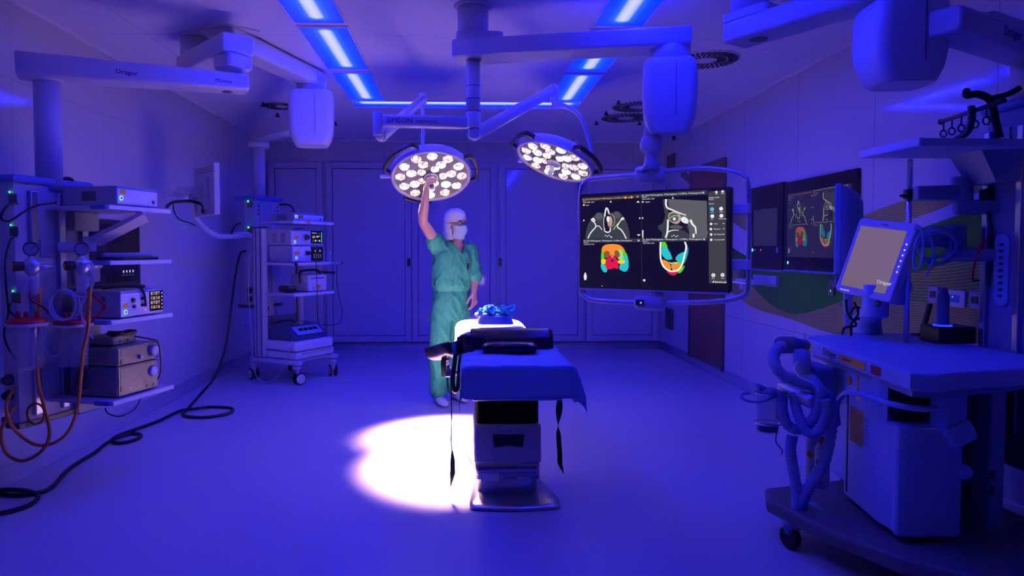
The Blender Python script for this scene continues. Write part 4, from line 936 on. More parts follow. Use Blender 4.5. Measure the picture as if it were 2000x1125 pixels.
# corners of the visible screen in measured units, used to normalise the outlines below
QC = [(65, 110), (1595, 10), (1615, 1072), (85, 1075)]
def draw_scan(b, M, W, H, s, UV, sidebar=True):
    """flat polygons of the CT viewer; UV maps measured outline points to 0..1; M places them in the screen plane"""
    T = M @ Matrix.Translation((-W/2, -H/2, 0)); lay = [0]
    def up(p): u, v = UV(*p); return (u*W, v*H)
    def col(c): b.use(sm(c, PAL[c], s) if c != 'grain' else grain('scan_grain_%d' % int(s*100), s))
    def area(c, pts, smooth=0):
        lay[0] += 1; col(c)
        if smooth: pts = [(p.x, p.y) for p in spline([V((x, y, 0)) for x, y in pts], smooth, True)]
        q = [up(p) for p in pts]; b.mesh([(x, y, lay[0]*4e-5) for x, y in q], [tuple(range(len(q)))], M=T)
    def stroke(c, pts, w, smooth=4, w1=None):
        lay[0] += 1; col(c); P = [V((*up(p), 0)) for p in pts]; P = spline(P, smooth) if smooth > 1 and len(P) > 2 else P
        vs = []; n = len(P); k = W/1530
        for i in range(n):
            t = (P[min(i+1, n-1)]-P[max(i-1, 0)]); t = t.normalized() if t.length > 1e-9 else V((1, 0, 0)); q = V((-t.y, t.x, 0))*((w+((w1 if w1 is not None else w)-w)*i/(n-1))*k/2)
            vs += [(P[i]+q).to_tuple()[:2]+(lay[0]*4e-5,), (P[i]-q).to_tuple()[:2]+(lay[0]*4e-5,)]
        b.mesh(vs, [(2*i, 2*i+1, 2*i+3, 2*i+2) for i in range(n-1)], M=T)
    def dot(c, x, y, r): area(c, [(x+r*math.cos(a*PI/5), y+r*math.sin(a*PI/5)) for a in range(10)])
    def txt(c, x, y, t, size):
        lay[0] += 1; col(c); u, v = up((x, y)); b.text(t, size*W/1530, T @ Matrix.Translation((u, v, lay[0]*4e-5)), extrude=0, sx=1.05)
    # header bars and dividers (left/right columns, sidebar)
    area('bar', [(92, 140), (690, 100), (692, 135), (94, 178)]); area('bar', [(697, 100), (1368, 55), (1370, 105), (697, 140)])
    area('bar', [(102, 562), (692, 553), (692, 590), (104, 600)]); area('bar', [(700, 552), (1372, 540), (1373, 578), (700, 588)])
    stroke('line', [(694, 100), (700, 1010)], 3, 1)
    N = 'Dr. Raul Weisengasser, Weisengasser 1.0 00Hz, Weisengasser'
    txt('amber', 95, 162, N, 21); txt('amber', 95, 176, 'Axial', 16); txt('white', 100, 192, '24-Jan-2020, 10:24', 16); txt('white', 128, 220, 'Axial', 16)
    txt('white', 700, 122, N, 22); txt('white', 700, 138, 'Sagittal', 16); txt('white', 702, 158, '24-Jan-2020, 10:24', 16); txt('white', 735, 186, 'Sagittal', 16)
    txt('white', 105, 584, N, 20); txt('white', 105, 600, 'Original', 15); txt('white', 107, 618, '24-Jan-2020, 10:24', 15)
    txt('white', 707, 572, N, 22); txt('white', 707, 588, 'Original', 15); txt('white', 709, 607, '24-Jan-2020, 10:24', 15)
    for x, y, c in ((656, 128, 'amber'), (1327, 86, 'white'), (667, 574, 'white'), (1337, 561, 'white')):
        stroke(c, [(x-10, y-10), (x+10, y+10)], 4, 1); stroke(c, [(x-10, y+10), (x+10, y-10)], 4, 1)
    area('amber', [(526, 126), (542, 125), (542, 146), (526, 147)]); area('amber', [(584, 124), (606, 122), (602, 142), (588, 143)])
    for x, y in ((108, 213), (710, 181)): area('white', [(x-8, y-8), (x+9, y-8), (x+9, y+6), (x-8, y+6)])
    for x, y in ((383, 178), (1018, 140), (108, 370), (679, 347), (708, 346), (1352, 318)): area('white', [(x-6, y-8), (x+6, y-8), (x+6, y+7), (x-6, y+7)])
    area('white', [(646, 186), (662, 168), (680, 186)]); area('white', [(650, 512), (688, 512), (668, 530)]); area('white', [(704, 470), (716, 468), (716, 548), (706, 548)]); area('white', [(1345, 490), (1372, 484), (1372, 508), (1348, 504)])
    # axial slice
    area('tissue', [(130, 556), (135, 480), (160, 400), (215, 320), (250, 288), (290, 290), (325, 300), (400, 290), (440, 274), (480, 290), (520, 340), (555, 420), (572, 500), (574, 556)])
    area('tissue2', [(225, 330), (235, 300), (262, 288), (290, 302), (298, 335), (280, 362), (245, 360)], 3); area('tissue2', [(410, 320), (425, 285), (455, 278), (478, 300), (480, 335), (455, 350), (425, 345)], 3)
    stroke('tissue2', [(130, 556), (136, 480), (162, 400), (215, 322)], 4); stroke('tissue2', [(515, 335), (553, 420), (571, 500), (573, 556)], 4)
    area('dark', [(318, 330), (336, 300), (358, 300), (385, 340), (380, 440), (372, 465), (330, 470), (312, 400)], 2)
    stroke('bone', [(150, 556), (170, 510), (200, 470), (232, 430), (215, 390), (190, 370)], 12); stroke('bone', [(184, 365), (205, 352), (222, 378)], 18); stroke('bone', [(234, 430), (265, 428), (295, 465)], 8)
    stroke('bone', [(542, 556), (520, 510), (490, 465), (452, 435), (470, 390), (495, 360)], 12); stroke('bone', [(488, 366), (505, 346), (518, 360)], 18); stroke('lime', [(410, 465), (432, 432), (462, 395), (492, 370)], 8)
    stroke('bone', [(322, 330), (328, 280), (340, 243), (355, 262), (368, 305)], 15); stroke('bone', [(318, 320), (312, 380), (316, 450)], 5)
    stroke('rose', [(362, 300), (400, 312), (424, 355), (420, 400), (395, 432), (365, 440)], 7); area('rose', [(350, 330), (385, 330), (400, 370), (390, 420), (362, 430), (350, 390)], 2); area('bone', [(340, 350), (352, 325), (372, 345), (365, 380), (350, 385)], 2); stroke('lime', [(372, 335), (398, 375), (386, 425)], 5)
    stroke('bone', [(322, 448), (322, 475), (348, 490), (376, 480), (380, 445)], 12); area('dark', [(325, 450), (348, 440), (374, 450), (368, 476), (345, 482), (328, 474)], 2)
    for x, y in ((330, 524), (348, 532), (366, 522), (384, 535), (392, 543)): dot('bone', x, y, 6)
    # sagittal slice
    area('grain', [(968, 150), (1366, 170), (1372, 546), (1180, 546), (1170, 400), (1100, 330), (980, 250)])
    area('tissue', [(915, 152), (945, 152), (962, 250), (985, 300), (990, 400), (1180, 430), (1190, 546), (905, 546), (908, 490), (868, 450), (868, 425), (915, 395), (940, 320), (925, 240)])
    area('dark', [(975, 410), (1090, 400), (1150, 430), (1185, 480), (1178, 512), (1130, 470), (985, 465)], 2); area('tissue2', [(985, 425), (1060, 415), (1115, 432), (1105, 455), (1000, 452)], 2)
    area('rose', [(975, 300), (1015, 280), (1075, 290), (1100, 340), (1090, 385), (1050, 408), (990, 380), (972, 345)], 2); area('tissue2', [(985, 310), (1030, 295), (1070, 310), (1070, 370), (1020, 385), (985, 360)], 2); stroke('lime', [(980, 350), (1030, 320), (1100, 330)], 6); area('bone', [(1020, 335), (1050, 345), (1040, 372), (1022, 365)])
    stroke('bone', [(950, 152), (948, 200), (962, 240), (1010, 262), (1065, 285), (1110, 302), (1152, 316)], 20, w1=9); stroke('bone', [(968, 360), (966, 440), (960, 500), (945, 546)], 18); stroke('bone', [(962, 492), (1010, 470), (1080, 468)], 12, w1=5)
    area('bone', [(1100, 345), (1140, 330), (1180, 370), (1168, 402), (1130, 395), (1105, 375)], 2); stroke('bone', [(1198, 362), (1220, 410), (1248, 440), (1256, 505)], 22, w1=12); area('bone', [(1222, 505), (1242, 505), (1238, 545), (1220, 545)])
    for x, y in ((1010, 530), (1030, 522), (1050, 535), (1068, 528)): dot('bone', x, y, 6)
    # volume renderings
    area('cyan', [(285, 810), (345, 840), (345, 892), (318, 898), (290, 865)], 2); area('cyan', [(470, 850), (520, 720), (560, 750), (566, 850), (535, 893), (495, 880)], 2)
    area('orange', [(292, 690), (295, 650), (330, 618), (410, 610), (480, 622), (520, 660), (520, 700), (410, 730), (300, 720)], 2); area('green', [(292, 690), (312, 690), (318, 760), (292, 800), (286, 740)], 2); area('lime', [(455, 668), (500, 680), (515, 740), (490, 775), (450, 745)], 2); area('green', [(505, 670), (545, 705), (556, 745), (520, 720)], 2)
    area('yellow', [(288, 770), (330, 765), (345, 800), (335, 815), (292, 812)], 2); area('yellow', [(455, 780), (520, 768), (528, 800), (495, 812), (460, 805)], 2)
    area('brown', [(312, 700), (340, 680), (372, 690), (372, 735), (340, 755), (318, 738)], 2); area('brown', [(422, 690), (445, 672), (470, 690), (478, 735), (450, 748), (428, 730)], 2)
    area('red', [(335, 770), (370, 745), (395, 715), (425, 735), (455, 780), (465, 840), (455, 866), (430, 855), (400, 862), (345, 868), (332, 830)], 2); area('dark', [(385, 780), (402, 765), (416, 782), (400, 795)], 1); area('rose', [(388, 735), (405, 715), (415, 740), (400, 752)], 1)
    area('green', [(895, 588), (940, 588), (960, 620), (966, 665), (905, 660)], 1); area('cyan', [(905, 652), (950, 640), (985, 690), (1012, 750), (1000, 768), (960, 770), (925, 745), (900, 700)], 2); area('cyan2', [(1042, 762), (1075, 715), (1140, 690), (1148, 600), (1172, 640), (1175, 700), (1140, 800), (1100, 810), (1060, 780)], 2); area('cyan', [(1048, 762), (1085, 712), (1148, 690), (1140, 760), (1100, 800)], 2)
    area('orange', [(905, 770), (960, 785), (990, 820), (1000, 870), (960, 868), (915, 830)], 2); area('orange', [(1010, 860), (1030, 810), (1095, 800), (1110, 830), (1080, 870), (1030, 885)], 2); area('lime', [(975, 790), (1000, 800), (1080, 790), (1060, 815), (990, 812)], 1); area('rose', [(1002, 815), (1022, 805), (1022, 850), (1004, 858)], 1)
    area('red', [(960, 888), (1075, 880), (1050, 922), (1015, 930), (985, 915)], 2); area('green', [(1065, 885), (1110, 850), (1140, 830), (1120, 880), (1085, 910)], 2); dot('red', 1010, 762, 8); dot('red', 1048, 764, 8)
    stroke('wht', [(893, 590), (891, 680), (897, 770), (925, 840), (980, 882), (1030, 888), (1080, 870), (1115, 815), (1140, 720), (1155, 640), (1142, 588)], 15)
    area('white', [(116, 915), (132, 912), (140, 940), (134, 978), (116, 978), (110, 940)]); dot('white', 125, 907, 7); area('white', [(714, 972), (738, 970), (736, 992), (718, 990)])
    # side bar
    if sidebar:
        area('side', [(1380, 75), (1558, 60), (1566, 1010), (1388, 1010)])
        for x, y, c in ((1400, 85, 'bar'), (1463, 80, 'white'), (1527, 74, 'white'), (1420, 255, 'blue'), (1512, 250, 'white'), (1422, 326, 'white'), (1515, 322, 'white'), (1410, 405, 'white'), (1408, 458, 'white'), (1411, 513, 'white'), (1411, 567, 'white'), (1433, 928, 'white'), (1527, 926, 'white')): dot(c, x, y, 20 if y > 900 or 200 < y < 340 else 13)
        for x, y in ((1433, 928), (1527, 926)): s_ = -1 if x < 1500 else 1; stroke('dark', [(x-4*s_, y-9), (x+5*s_, y), (x-4*s_, y+9)], 5, 1)
        for x, y, t_, z_ in ((1385, 146, 'SWISS, CMF', 18), (1385, 163, 'Viewer', 15), (1385, 206, 'Viewer', 17), (1452, 105, 'Data', 12), (1510, 101, 'Home', 12), (1402, 292, 'Scroll', 14), (1496, 288, 'Zoom', 14), (1408, 362, 'Pan', 14), (1488, 358, 'Windowing', 14), (1438, 410, 'View', 17), (1438, 464, 'Measure', 17), (1438, 518, '3D Options', 17), (1438, 572, 'Comparison', 17), (1418, 965, 'Back', 13), (1512, 964, 'Next', 13)): txt('white', x, y, t_, z_)
        txt('wht', 1447, 1006, 'BRAINLAB', 22); area('wht', [(1422, 1004), (1432, 988), (1444, 988), (1434, 1004)])
        for y in (402, 455, 510, 565): stroke('white', [(1530, y-5), (1538, y+4), (1546, y-5)], 4, 1)
        for y in (120, 190, 385, 590): stroke('bar', [(1384, y), (1560, y-6)], 3, 1)

# ------------------------------------------------------------------ big monitor in its tubular carrier
A = at(1132, 472.5, 4.5); B = at(1427, 466, 3.92)
rg = V((B.x-A.x, B.y-A.y, 0)); WM = rg.length; rg.normalize(); nm = V((rg.y, -rg.x, 0))
zt_, zb_ = at(1132, 381, 4.5).z, at(1132, 563, 4.5).z
zt2, zb2 = at(1427, 362, 3.92).z, at(1427, 571, 3.92).z
HM = ((zt_-zb_)+(zt2-zb2))/2; cM = V(((A.x+B.x)/2, (A.y+B.y)/2, (zt_+zb_+zt2+zb2)/4))
t = thing('big_monitor', 'big monitor showing head scans in a tubular carrier under the motor head', 'monitor', cM, math.atan2(rg.y, rg.x))
# local: x right along the screen, -y towards the viewer, z up
FS = frame((0, -.0005, 0), (1, 0, 0), z=(0, -1, 0))
def ML(p): return t_inv @ V(p)
t_inv = (Matrix.Translation(cM) @ Matrix.Rotation(math.atan2(rg.y, rg.x), 4, 'Z')).inverted()
b = MB(FS); b.prism(rrect(WM, HM, .012), .055, Matrix.Translation((0, 0, -.055)), bev=.006); b.prism(rrect(WM*.7, HM*.7, .05), .04, Matrix.Translation((0, 0, -.09)), bev=.015, smooth=False); hs = b.build('monitor_housing', black, t)
b = MB(FS); b.box((0, -HM/2-.004, -.025), (WM*.985, .012, .05), bev=.004); b.build('bottom_strip', alu, hs)
scr_bk = emat('display_black', (.004, .003, .009), 1.)
b = MB(FS); b.prism(rrect(WM-.012, HM-.012, .008), .0012); sc = b.build('screen', scr_bk, t)
# measured outline -> normalised screen coordinates through the real plane
def plane_uv(cx, cy):
    d = ray(1120+cx/5.231, 360+cy/5.231); k = (cM-EYE).dot(nm)/d.dot(nm); p = t_inv @ (EYE+d*k); return (p.x/WM+.5, p.z/HM+.5)
b = MB(); draw_scan(b, FS @ Matrix.Translation((0, 0, .0014)), WM, HM, 1.0, plane_uv); b.build('screen_picture', None, sc, norm=False)
b = MB(FS @ Matrix.Translation((-WM*.01, -HM/2+.012, .0012))); b.text('SONY', .016, Matrix(), align='CENTER', sx=1.3); b.build('lettering', dgrey, hs)
b = MB(FS @ Matrix.Translation((-WM*.33, -HM/2+.016, .0014))); b.lathe([(.003, 0), (0, .001)], n=10); b.build('pilot_light', emat('pilot_yellow', (.8, .9, .1), 1.5), hs)
# carrier: closed tube loop standing just behind the screen, hubs top and bottom
yb = .06
def fpt(px, py): 
    d = ray(px, py); o = cM-nm*yb; k = (o-EYE).dot(nm)/d.dot(nm); return t_inv @ (EYE+d*k)
loop = [fpt(1233, 343), fpt(1160, 349), fpt(1142, 357), fpt(1134, 380), fpt(1134, 470), fpt(1134, 560), fpt(1142, 578), fpt(1165, 587), fpt(1240, 591), fpt(1300, 592), fpt(1400, 589), fpt(1445, 580), fpt(1460, 560), fpt(1463, 470), fpt(1461, 365), fpt(1450, 343), fpt(1420, 333), fpt(1360, 329), fpt(1290, 336)]
b = MB(); b.tube(loop, .0155, n=14, k=6, closed=True); b.build('carrier_tube', alu, t)
for py0, dz in ((341, 1), (590, -1)):
    c = fpt(1268, py0); b = MB(); b.beam(c+V((-.085, -.02, 0)), c+V((.1, .02, 0)), .13, .105, bev=.03, r=.045); h = b.build('hub', white, t)
    if dz > 0:
        b = MB(frame(c+V((-.05, -.0885, .006)), (1, .0, 0), z=(.0, -1, 0))); b.text('Dräger', .026, Matrix(), bold=.01, sx=1.1); b.build('lettering', inkdark, h)
    else:
        b = MB(frame(c+V((-.03, -.08, -.0)), (1, .22, 0), z=(.22, -1, 0))); b.box((0, 0, 0), (.05, .035, .006)); b.build('switch_plate', dgrey, h)
        b = MB(frame(c+V((-.022, -.085, -.0)), (1, .22, 0), z=(.22, -1, 0))); b.box((0, 0, 0), (.008, .01, .004)); b.build('pilot_light', ui['white'], h)
    b = MB(); b.box((c.x+.06, c.y+.03, c.z-dz*.05), (.06, .06, .1), bev=.008); b.build('mount_stem', white, t)
for py0 in (408, 517): p = fpt(1448, py0); b = MB(); b.box((p.x-.01, p.y-.01, p.z), (.13, .03, .06), bev=.006); b.build('clamp', white, t)
for py0 in (422, 517): p = fpt(1134, py0); b = MB(); b.cyl(p-V((0, 0, .035)), p+V((0, 0, .035)), .02, n=16, bev=.004); b.build('clamp', alu, t)
b = MB(); b.tube([fpt(1278, 346), fpt(1290, 355)+V((0, .06, 0)), fpt(1290, 420)+V((0, .05, 0))], .012); b.build('cable', rubber, t)

# ------------------------------------------------------------------ wall displays on the right wall
def wall_disp(px0, px1, py_t, py_b, label):
    y1, y0 = atx(px0, 450, XR).y, atx(px1, 450, XR).y
    zt_, zb_ = atx(px0, py_t, XR).z, atx(px0, py_b, XR).z
    c = V((XR, (y0+y1)/2, (zt_+zb_)/2)); t = thing('wall_display', label, 'display', c)
    w, h = y1-y0, zt_-zb_; F = frame((-.03, 0, 0), (0, -1, 0), z=(-1, 0, 0))
    b = MB(F); b.prism(rrect(w, h, .006), .03, Matrix.Translation((0, 0, -.03)), bev=.003); fr = b.build('bezel', scr_off, t)
    b = MB(F); b.box((0, -h/2-.008, -.012), (w, .014, .03)); b.build('bottom_trim', bluetrim, fr)
    return t, F, w, h
t, F, w, h = wall_disp(1469, 1535, 369, 524, 'narrow dark wall display with an unlit screen left of the lit one')
b = MB(F); b.box((.0, .0, .001), (w*.7, h*.44, .002)); sc = b.build('screen', emat('screen_idle', (.02, .02, .06), .6), t)
b = MB(F @ Matrix.Translation((-w*.2, h*.42, .001))); b.text('Syng View', .03, Matrix()); b.build('lettering', dgrey, t)
for i, (dx, m) in enumerate(((-.38, ledg), (-.3, emat('blue_led', (.05, .1, 1), 1.5)), (-.12, ledr))): b = MB(F @ Matrix.Translation((w*dx, -h*.27, .001))); b.lathe([(.016 if i == 0 else .008, 0), (0, .003)], n=16); b.build('indicator', m, t)
b = MB(F); b.box((.36*w, -h*.27, .001), (.03, .05, .003)); b.build('key_switch', lgrey, t)
t, F, w, h = wall_disp(1537, 1680, 358, 526, 'large wall display mirroring the head scans on the right wall')
b = MB(F); b.box((.0, .005, .0005), (w*.88, h*.72, .002)); sc = b.build('screen', emat('screen_wall', (.012, .01, .03), 1.), t)
uvs = [plane_uv(65, 110), plane_uv(1595, 1040)]
def UVn(x, y):
    u, v = plane_uv(x, y); return ((u-uvs[0][0])/(uvs[1][0]-uvs[0][0]), (v-.03)/(.97-.03))
b = MB(); draw_scan(b, F @ Matrix.Translation((0, .005, .0016)), w*.88, h*.72, .24, UVn); b.build('screen_picture', None, sc, norm=False)
b = MB(F @ Matrix.Translation((-w*.42, h*.41, .001))); b.text('Syng View', .03, Matrix()); b.build('lettering', dgrey, t)
b = MB(F @ Matrix.Translation((-w*.42, -h*.42, .001))); b.lathe([(.014, 0), (0, .003)], n=16); b.build('indicator', ledg, t)
# keyboard tray and small plates on the right wall
p = atx(1500, 548, XR); t = thing('keyboard_shelf', 'small white fold-down keyboard shelf under the narrow wall display', 'wall shelf', (XR, p.y, p.z))
b = MB(); b.box((-.02, 0, .0), (.04, .5, .1), bev=.005); b.build('wall_bracket', lgrey, t)
b = MB(); b.box((-.15, 0, -.02), (.26, .46, .02), bev=.006); tr = b.build('tray', white, t)
b = MB(); b.box((-.16, 0, .0), (.16, .4, .018), bev=.005); b.build('keyboard', white, t)
def plate(px, py, w, h, label, inner, body=None, cat='wall switch', name='wall_switch'):
    p = atx(px, py, XR); t = thing(name, label, cat, (XR, p.y, p.z)); F = frame((0, 0, 0), (0, -1, 0), z=(-1, 0, 0))
    b = MB(F); b.prism(rrect(w, h, .008), .014, bev=.003); pl = b.build('plate', body or dgrey, t)
    for (x, y, a, c, m, nme) in inner: b = MB(F); b.box((x, y, .015), (a, c, .004)); b.build(nme, m, pl)
    return t
plate(1450, 541, .13, .13, 'dark wall switch with green light beside the keyboard shelf', [(-.02, 0, .02, .05, black, 'rocker'), (-.02, -.02, .012, .012, ledg, 'pilot_light')])
plate(1450, 557, .1, .08, 'pale wall plate below the dark switch by the keyboard shelf', [(0, 0, .04, .03, lgrey, 'rocker')], lgrey)
plate(1626, 563, .09, .12, 'dark wall socket with green light behind the ventilator screen', [(0, -.0, .03, .05, black, 'rocker'), (0, -.02, .012, .012, ledg, 'pilot_light')])
# ------------------------------------------------------------------ operating table
drape_m = mat('blue_drape_cloth', (.14, .26, .58), .7, noise_amt=.06, scale=14, bump=.12)
leather = mat('black_leather', (.022, .02, .026), .27, noise_amt=0)
white_cloth = mat('white_sheet_cloth', (.78, .77, .8), .8, bump=.2, scale=18)
bellow_m = mat('black_bellows_rubber', (.015, .014, .016), .5)
TX, TY0, TY1, TZ = .313, 3.68, 4.78, .815
t = thing('operating_table', 'steel-footed operating table with black bellows column in mid room', 'operating table', (.28, 4.1, 0))
def LT(x, y, z=0): return V((x-.28, y-4.1, z))
outline = [(.048, 3.80), (.06, 3.755), (.11, 3.735), (.30, 3.715), (.49, 3.735), (.545, 3.755), (.56, 3.80), (.545, 3.95), (.50, 4.15), (.475, 4.3), (.50, 4.5), (.56, 4.75), (.57, 4.85), (.53, 4.9), (.30, 4.92), (.07, 4.9), (.03, 4.85), (.03, 4.75), (.075, 4.5), (.09, 4.3), (.075, 4.1), (.055, 3.92)]
P = spline([LT(*p) for p in outline], 4, True)
b = MB(); cx0, cy0 = LT(.285, 4.25)[:2]
def sc_(g, z): return [V((cx0+(p.x-cx0)*g, cy0+(p.y-cy0)*g, z)) for p in P]
b.loft([sc_(1, .004), sc_(1.004, .012), sc_(.995, .022), sc_(.93, .03), sc_(.8, .04), sc_(.55, .05)]); b.build('base_plate', steel, t)
b = MB(); b.loft([sc_(.99, 0), sc_(.99, .006)]); b.build('base_gasket', black, t)
b = MB(); fr = lambda w, h, r, z, y0=4.12: [LT(x+.27, y+y0, z) for x, y in rrect(w, h, r, 5)]
b.loft([fr(.345, .43, .04, .035), fr(.345, .43, .04, .115), fr(.372, .455, .03, .13)]); b.build('column_foot', steel, t)
b = MB(); b.loft([fr(.372, .455, .02, .125), fr(.374, .457, .02, .225)]); lo_ = b.build('lower_cover', steel, t)
b = MB(); b.loft([fr(.388, .47, .02, .225), fr(.39, .472, .02, .232), fr(.386, .468, .02, .43), fr(.376, .458, .02, .446)]); uc = b.build('upper_cover', mat('column_cover', (.5, .48, .52), .35, .2), t)
b = MB(); rg_ = []
for i in range(15): z = .445+.013*i; rg_ += [fr(.365, .44, .03, z), fr(.335, .41, .03, z+.0065)]
b.loft(rg_, smooth=False); b.build('bellows', bellow_m, t)
yf = 3.8845
def front(px, py, w, h, r=.004, th=.003, Yf=yf): p = at(px, py, Yf); return frame(LT(p.x, Yf, p.z), (1, 0, 0), z=(0, -1, 0))
b = MB(front(993, 861, 0, 0)); b.prism([(-.105, .05), (.105, .05), (.105, -.058), (-.105, -.058)], .008, bev=.003); hf = b.build('handle_frame', mat('column_cover', (.5, .48, .52), .35), uc)
b = MB(front(993, 861, 0, 0) @ Matrix.Translation((0, 0, .007))); b.prism([(-.093, .04), (.093, .04), (.083, -.036), (.0, -.026), (-.083, -.036)], .003); b.build('recess', black, hf)
b = MB(front(957, 932, 0, 0, Yf=3.8915)); b.prism(rrect(.105, .046, .003), .0015); b.build('type_plate', panelw, lo_)
b = MB(front(1022, 934, 0, 0, Yf=3.8915)); b.prism(rrect(.075, .022, .003), .0015); b.build('type_plate', panelw, lo_)
b = MB(front(982, 931, 0, 0, Yf=3.8915)); b.lathe([(.011, 0), (.011, .004), (.007, .006), (0, .005)], n=20); b.build('key_lock', chrome, lo_)
b = MB()
b.box(LT(TX, (TY0+5.3)/2, .64), (.5, 5.3-TY0-.1, .05), bev=.01); b.build('top_frame', steel, t)
for x in (.03, .597): b = MB(); b.box(LT(x, 4.5, .66), (.012, 1.5, .03), bev=.003); b.build('side_rail', steel, t)
b = MB(); b.box(LT(TX, (TY0+TY1)/2+.01, .735), (.57, TY1-TY0-.02, .135), bev=.03, seg=3); b.build('mattress', leather, t)
b = MB(); b.box(LT(.24, 5.08, .69), (.5, .58, .045), bev=.015, seg=3); b.build('head_mattress', leather, t)

# drape over the foot half
def cloth(x0, x1, y0, y1, z, hl, hr, hf, nx=46, ny=60):
    vs = []; fs = []; xs = [x0-hl+(x1-x0+hl+hr)*i/nx for i in range(nx+1)]; ys = [y0-hf+(y1-y0+hf)*j/ny for j in range(ny+1)]
    for y in ys:
        for x in xs:
            dx = max(x0-x, x-x1, 0); dy = max(y0-y, 0); sx = -1 if x < x0 else 1
            X, Y = min(max(x, x0), x1), max(y, y0); d = math.hypot(dx, dy)*(.93 if dx and dy else 1.)
            Z = z-d
            if dx: X += sx*(.012+.06*dx*math.sin(y*9+1)**2*.5)+sx*dy*(.3 if sx > 0 else .05)
            if dy: Y -= .010+.03*dy*math.sin(x*21)**2+.35*dx*dy/.1*.1
            if not dx and not dy:
                Z += .008*noise.noise(V((x*9, y*7, 3)))+.006*(1-2*abs(noise.noise(V((x*17+y*6, y*12, 8)))))-.006
                e = min(x-x0, x1-x, y-y0); Z -= .012*max(0, 1-e/.03)**2
                fold = math.exp(-((x-x0-.12-(y-y0)*.35)/.02)**2)*max(0, 1-abs(y-y0-.2)/.22); Z += .014*fold
            else:
                q = noise.noise(V((X*13+Z*8, Y*9, Z*5))); q2 = 1-2*abs(noise.noise(V((X*9-Z*10, Y*7, Z*6+4)))); X += .006*q; Y -= .008*q+.008*q2
            vs.append((X, Y, Z))
    w_ = nx+1
    for j in range(ny):
        for i in range(nx): fs.append((j*w_+i, j*w_+i+1, (j+1)*w_+i+1, (j+1)*w_+i))
    b = MB(); b.mesh(vs, fs, smooth=True); return b
o = cloth(.016, .612, TY0, TY1-.1, TZ+.006, .19, .21, .178).build('table_drape', drape_m)
sol = o.modifiers.new('thickness', 'SOLIDIFY'); sol.thickness = .0025; sol.offset = 1
tag(o, 'blue drape covering the near half of the operating table', 'drape')
# white covered head section
b = MB(); rows_ = []
for i in range(19):
    y = 4.66+.86*i/18; ww = .275-(.04 if i in (0, 18) else 0)
    cyr = 4.95
    rows_.append([V((.232+x+(.008*noise.noise(V((x*12, y*9, z_*9)))), y, .80+.008*noise.noise(V((x*9, y*6, 1)))+z_)) for x, z_ in [(q[0], q[1]+(.03*math.cos(q[0]*5.2)-.012)*(1 if q[1] > 0 else 0)) for q in rrect(2*ww, .16, .06, 6)]])
b.loft(rows_); o = b.build('white_sheet', white_cloth); tag(o, 'white sheet wrapped over the far head end of the operating table', 'sheet')
# bolster and cushion
def dprof(w, h, r): 
    o = [(-w/2, 0), (w/2, 0)]
    return o+[(w/2*math.cos(PI*i/16)*(.93 if 0 < i < 16 else 1), max(.012, h*math.sin(PI*i/16)**.8)) for i in range(0, 17)]
b = MB(); pr_ = dprof(.2, .118, 0)
b.loft([[V((x, cyy*s_, zz*s2)) for cyy, zz in pr_] for x, s_, s2 in ((-.266, .9, .9), (-.262, .97, .97), (-.25, 1, 1), (.23, 1, 1), (.247, .97, .97), (.262, .92, .9))])
o = b.build('bolster', leather); o.location = (.325, 4.385, TZ+.012); tag(o, 'long black half-round bolster lying across the blue drape', 'bolster')
b = MB(); rings = []
for i in range(17):
    u = -1+2*i/16; k = (1-abs(u)**6)**.5*.98+.02
    rings.append([V((u*.178, math.copysign(abs(math.cos(a))**.7, math.cos(a))*.075*(.55+.45*k), .034+math.copysign(abs(math.sin(a))**.75, math.sin(a))*.034*(k**.8)*(1-.1*abs(u)**2)+(.004*noise.noise(V((u*7, a*2, 1))) if abs(u) < .95 else 0))) for a in [2*PI*j/24 for j in range(24)]])
b.loft(rings); o = b.build('gel_cushion', mat('shiny_black_vinyl', (.012, .011, .02), .16, bump=.35, scale=45)); o.location = (.297, 4.155, TZ+.006); o.rotation_euler = (0, 0, -.02); tag(o, 'small shiny black cushion in front of the bolster', 'cushion')
# folded blue packet and crumpled cyan cap on the white sheet
tp = thing('cloth_packet', 'folded blue cloth packet on the white sheet under the crumpled cap', 'cloth packet', (.25, 4.93, .918))
b = MB(); b.loft([[V((x*s_+.004*noise.noise(V((x*20, y*20, z))), y*s_, z)) for x, y in rrect(.25, .2, .03, 5)] for z, s_ in ((0, 1.), (.008, 1.02), (.03, .96), (.05, .86), (.06, .78))]); b.build('blue_wrap', drape_m, tp)
b = MB(); b.loft([[V((-.1+x*s_, -.02+y*s_, z)) for x, y in rrect(.1, .15, .03, 4)] for z, s_ in ((.055, .8), (.063, 1), (.075, .9), (.082, .5))]); b.build('white_tissue', white_cloth, tp)
cyan_m = mat('cyan_gauze', (.06, .8, .7), .7, bump=.5, scale=40)
b = MB(); random.seed(3)
for k in range(14):
    a0 = k*.7; c = V((-.06+.13*(k % 2)+.02*math.sin(k*2.3), .03*math.cos(k*2), .026+.008*math.sin(k*1.7))); pts = []
    for i in range(12):
        a = 2*PI*i/12; q = 1+.25*noise.noise(V((k*3, i*.8, 0))); pts.append(c+V((.055*q*math.cos(a)*math.cos(k*.2), .06*math.sin(a+k), .022*math.sin(a*2+k)+.012*math.sin(a+a0)+.004)))
    b.tube(pts, .0085, n=7, closed=True, k=4)
b.sphere((-.05, 0, .022), (.06, .06, .024)); b.sphere((.07, 0, .022), (.06, .055, .022))
o = b.build('gauze_cap', cyan_m); o.location = (.255, 4.93, .979); rm = o.modifiers.new('merge', 'REMESH'); rm.mode = 'VOXEL'; rm.voxel_size = .004; rm.use_smooth_shade = True
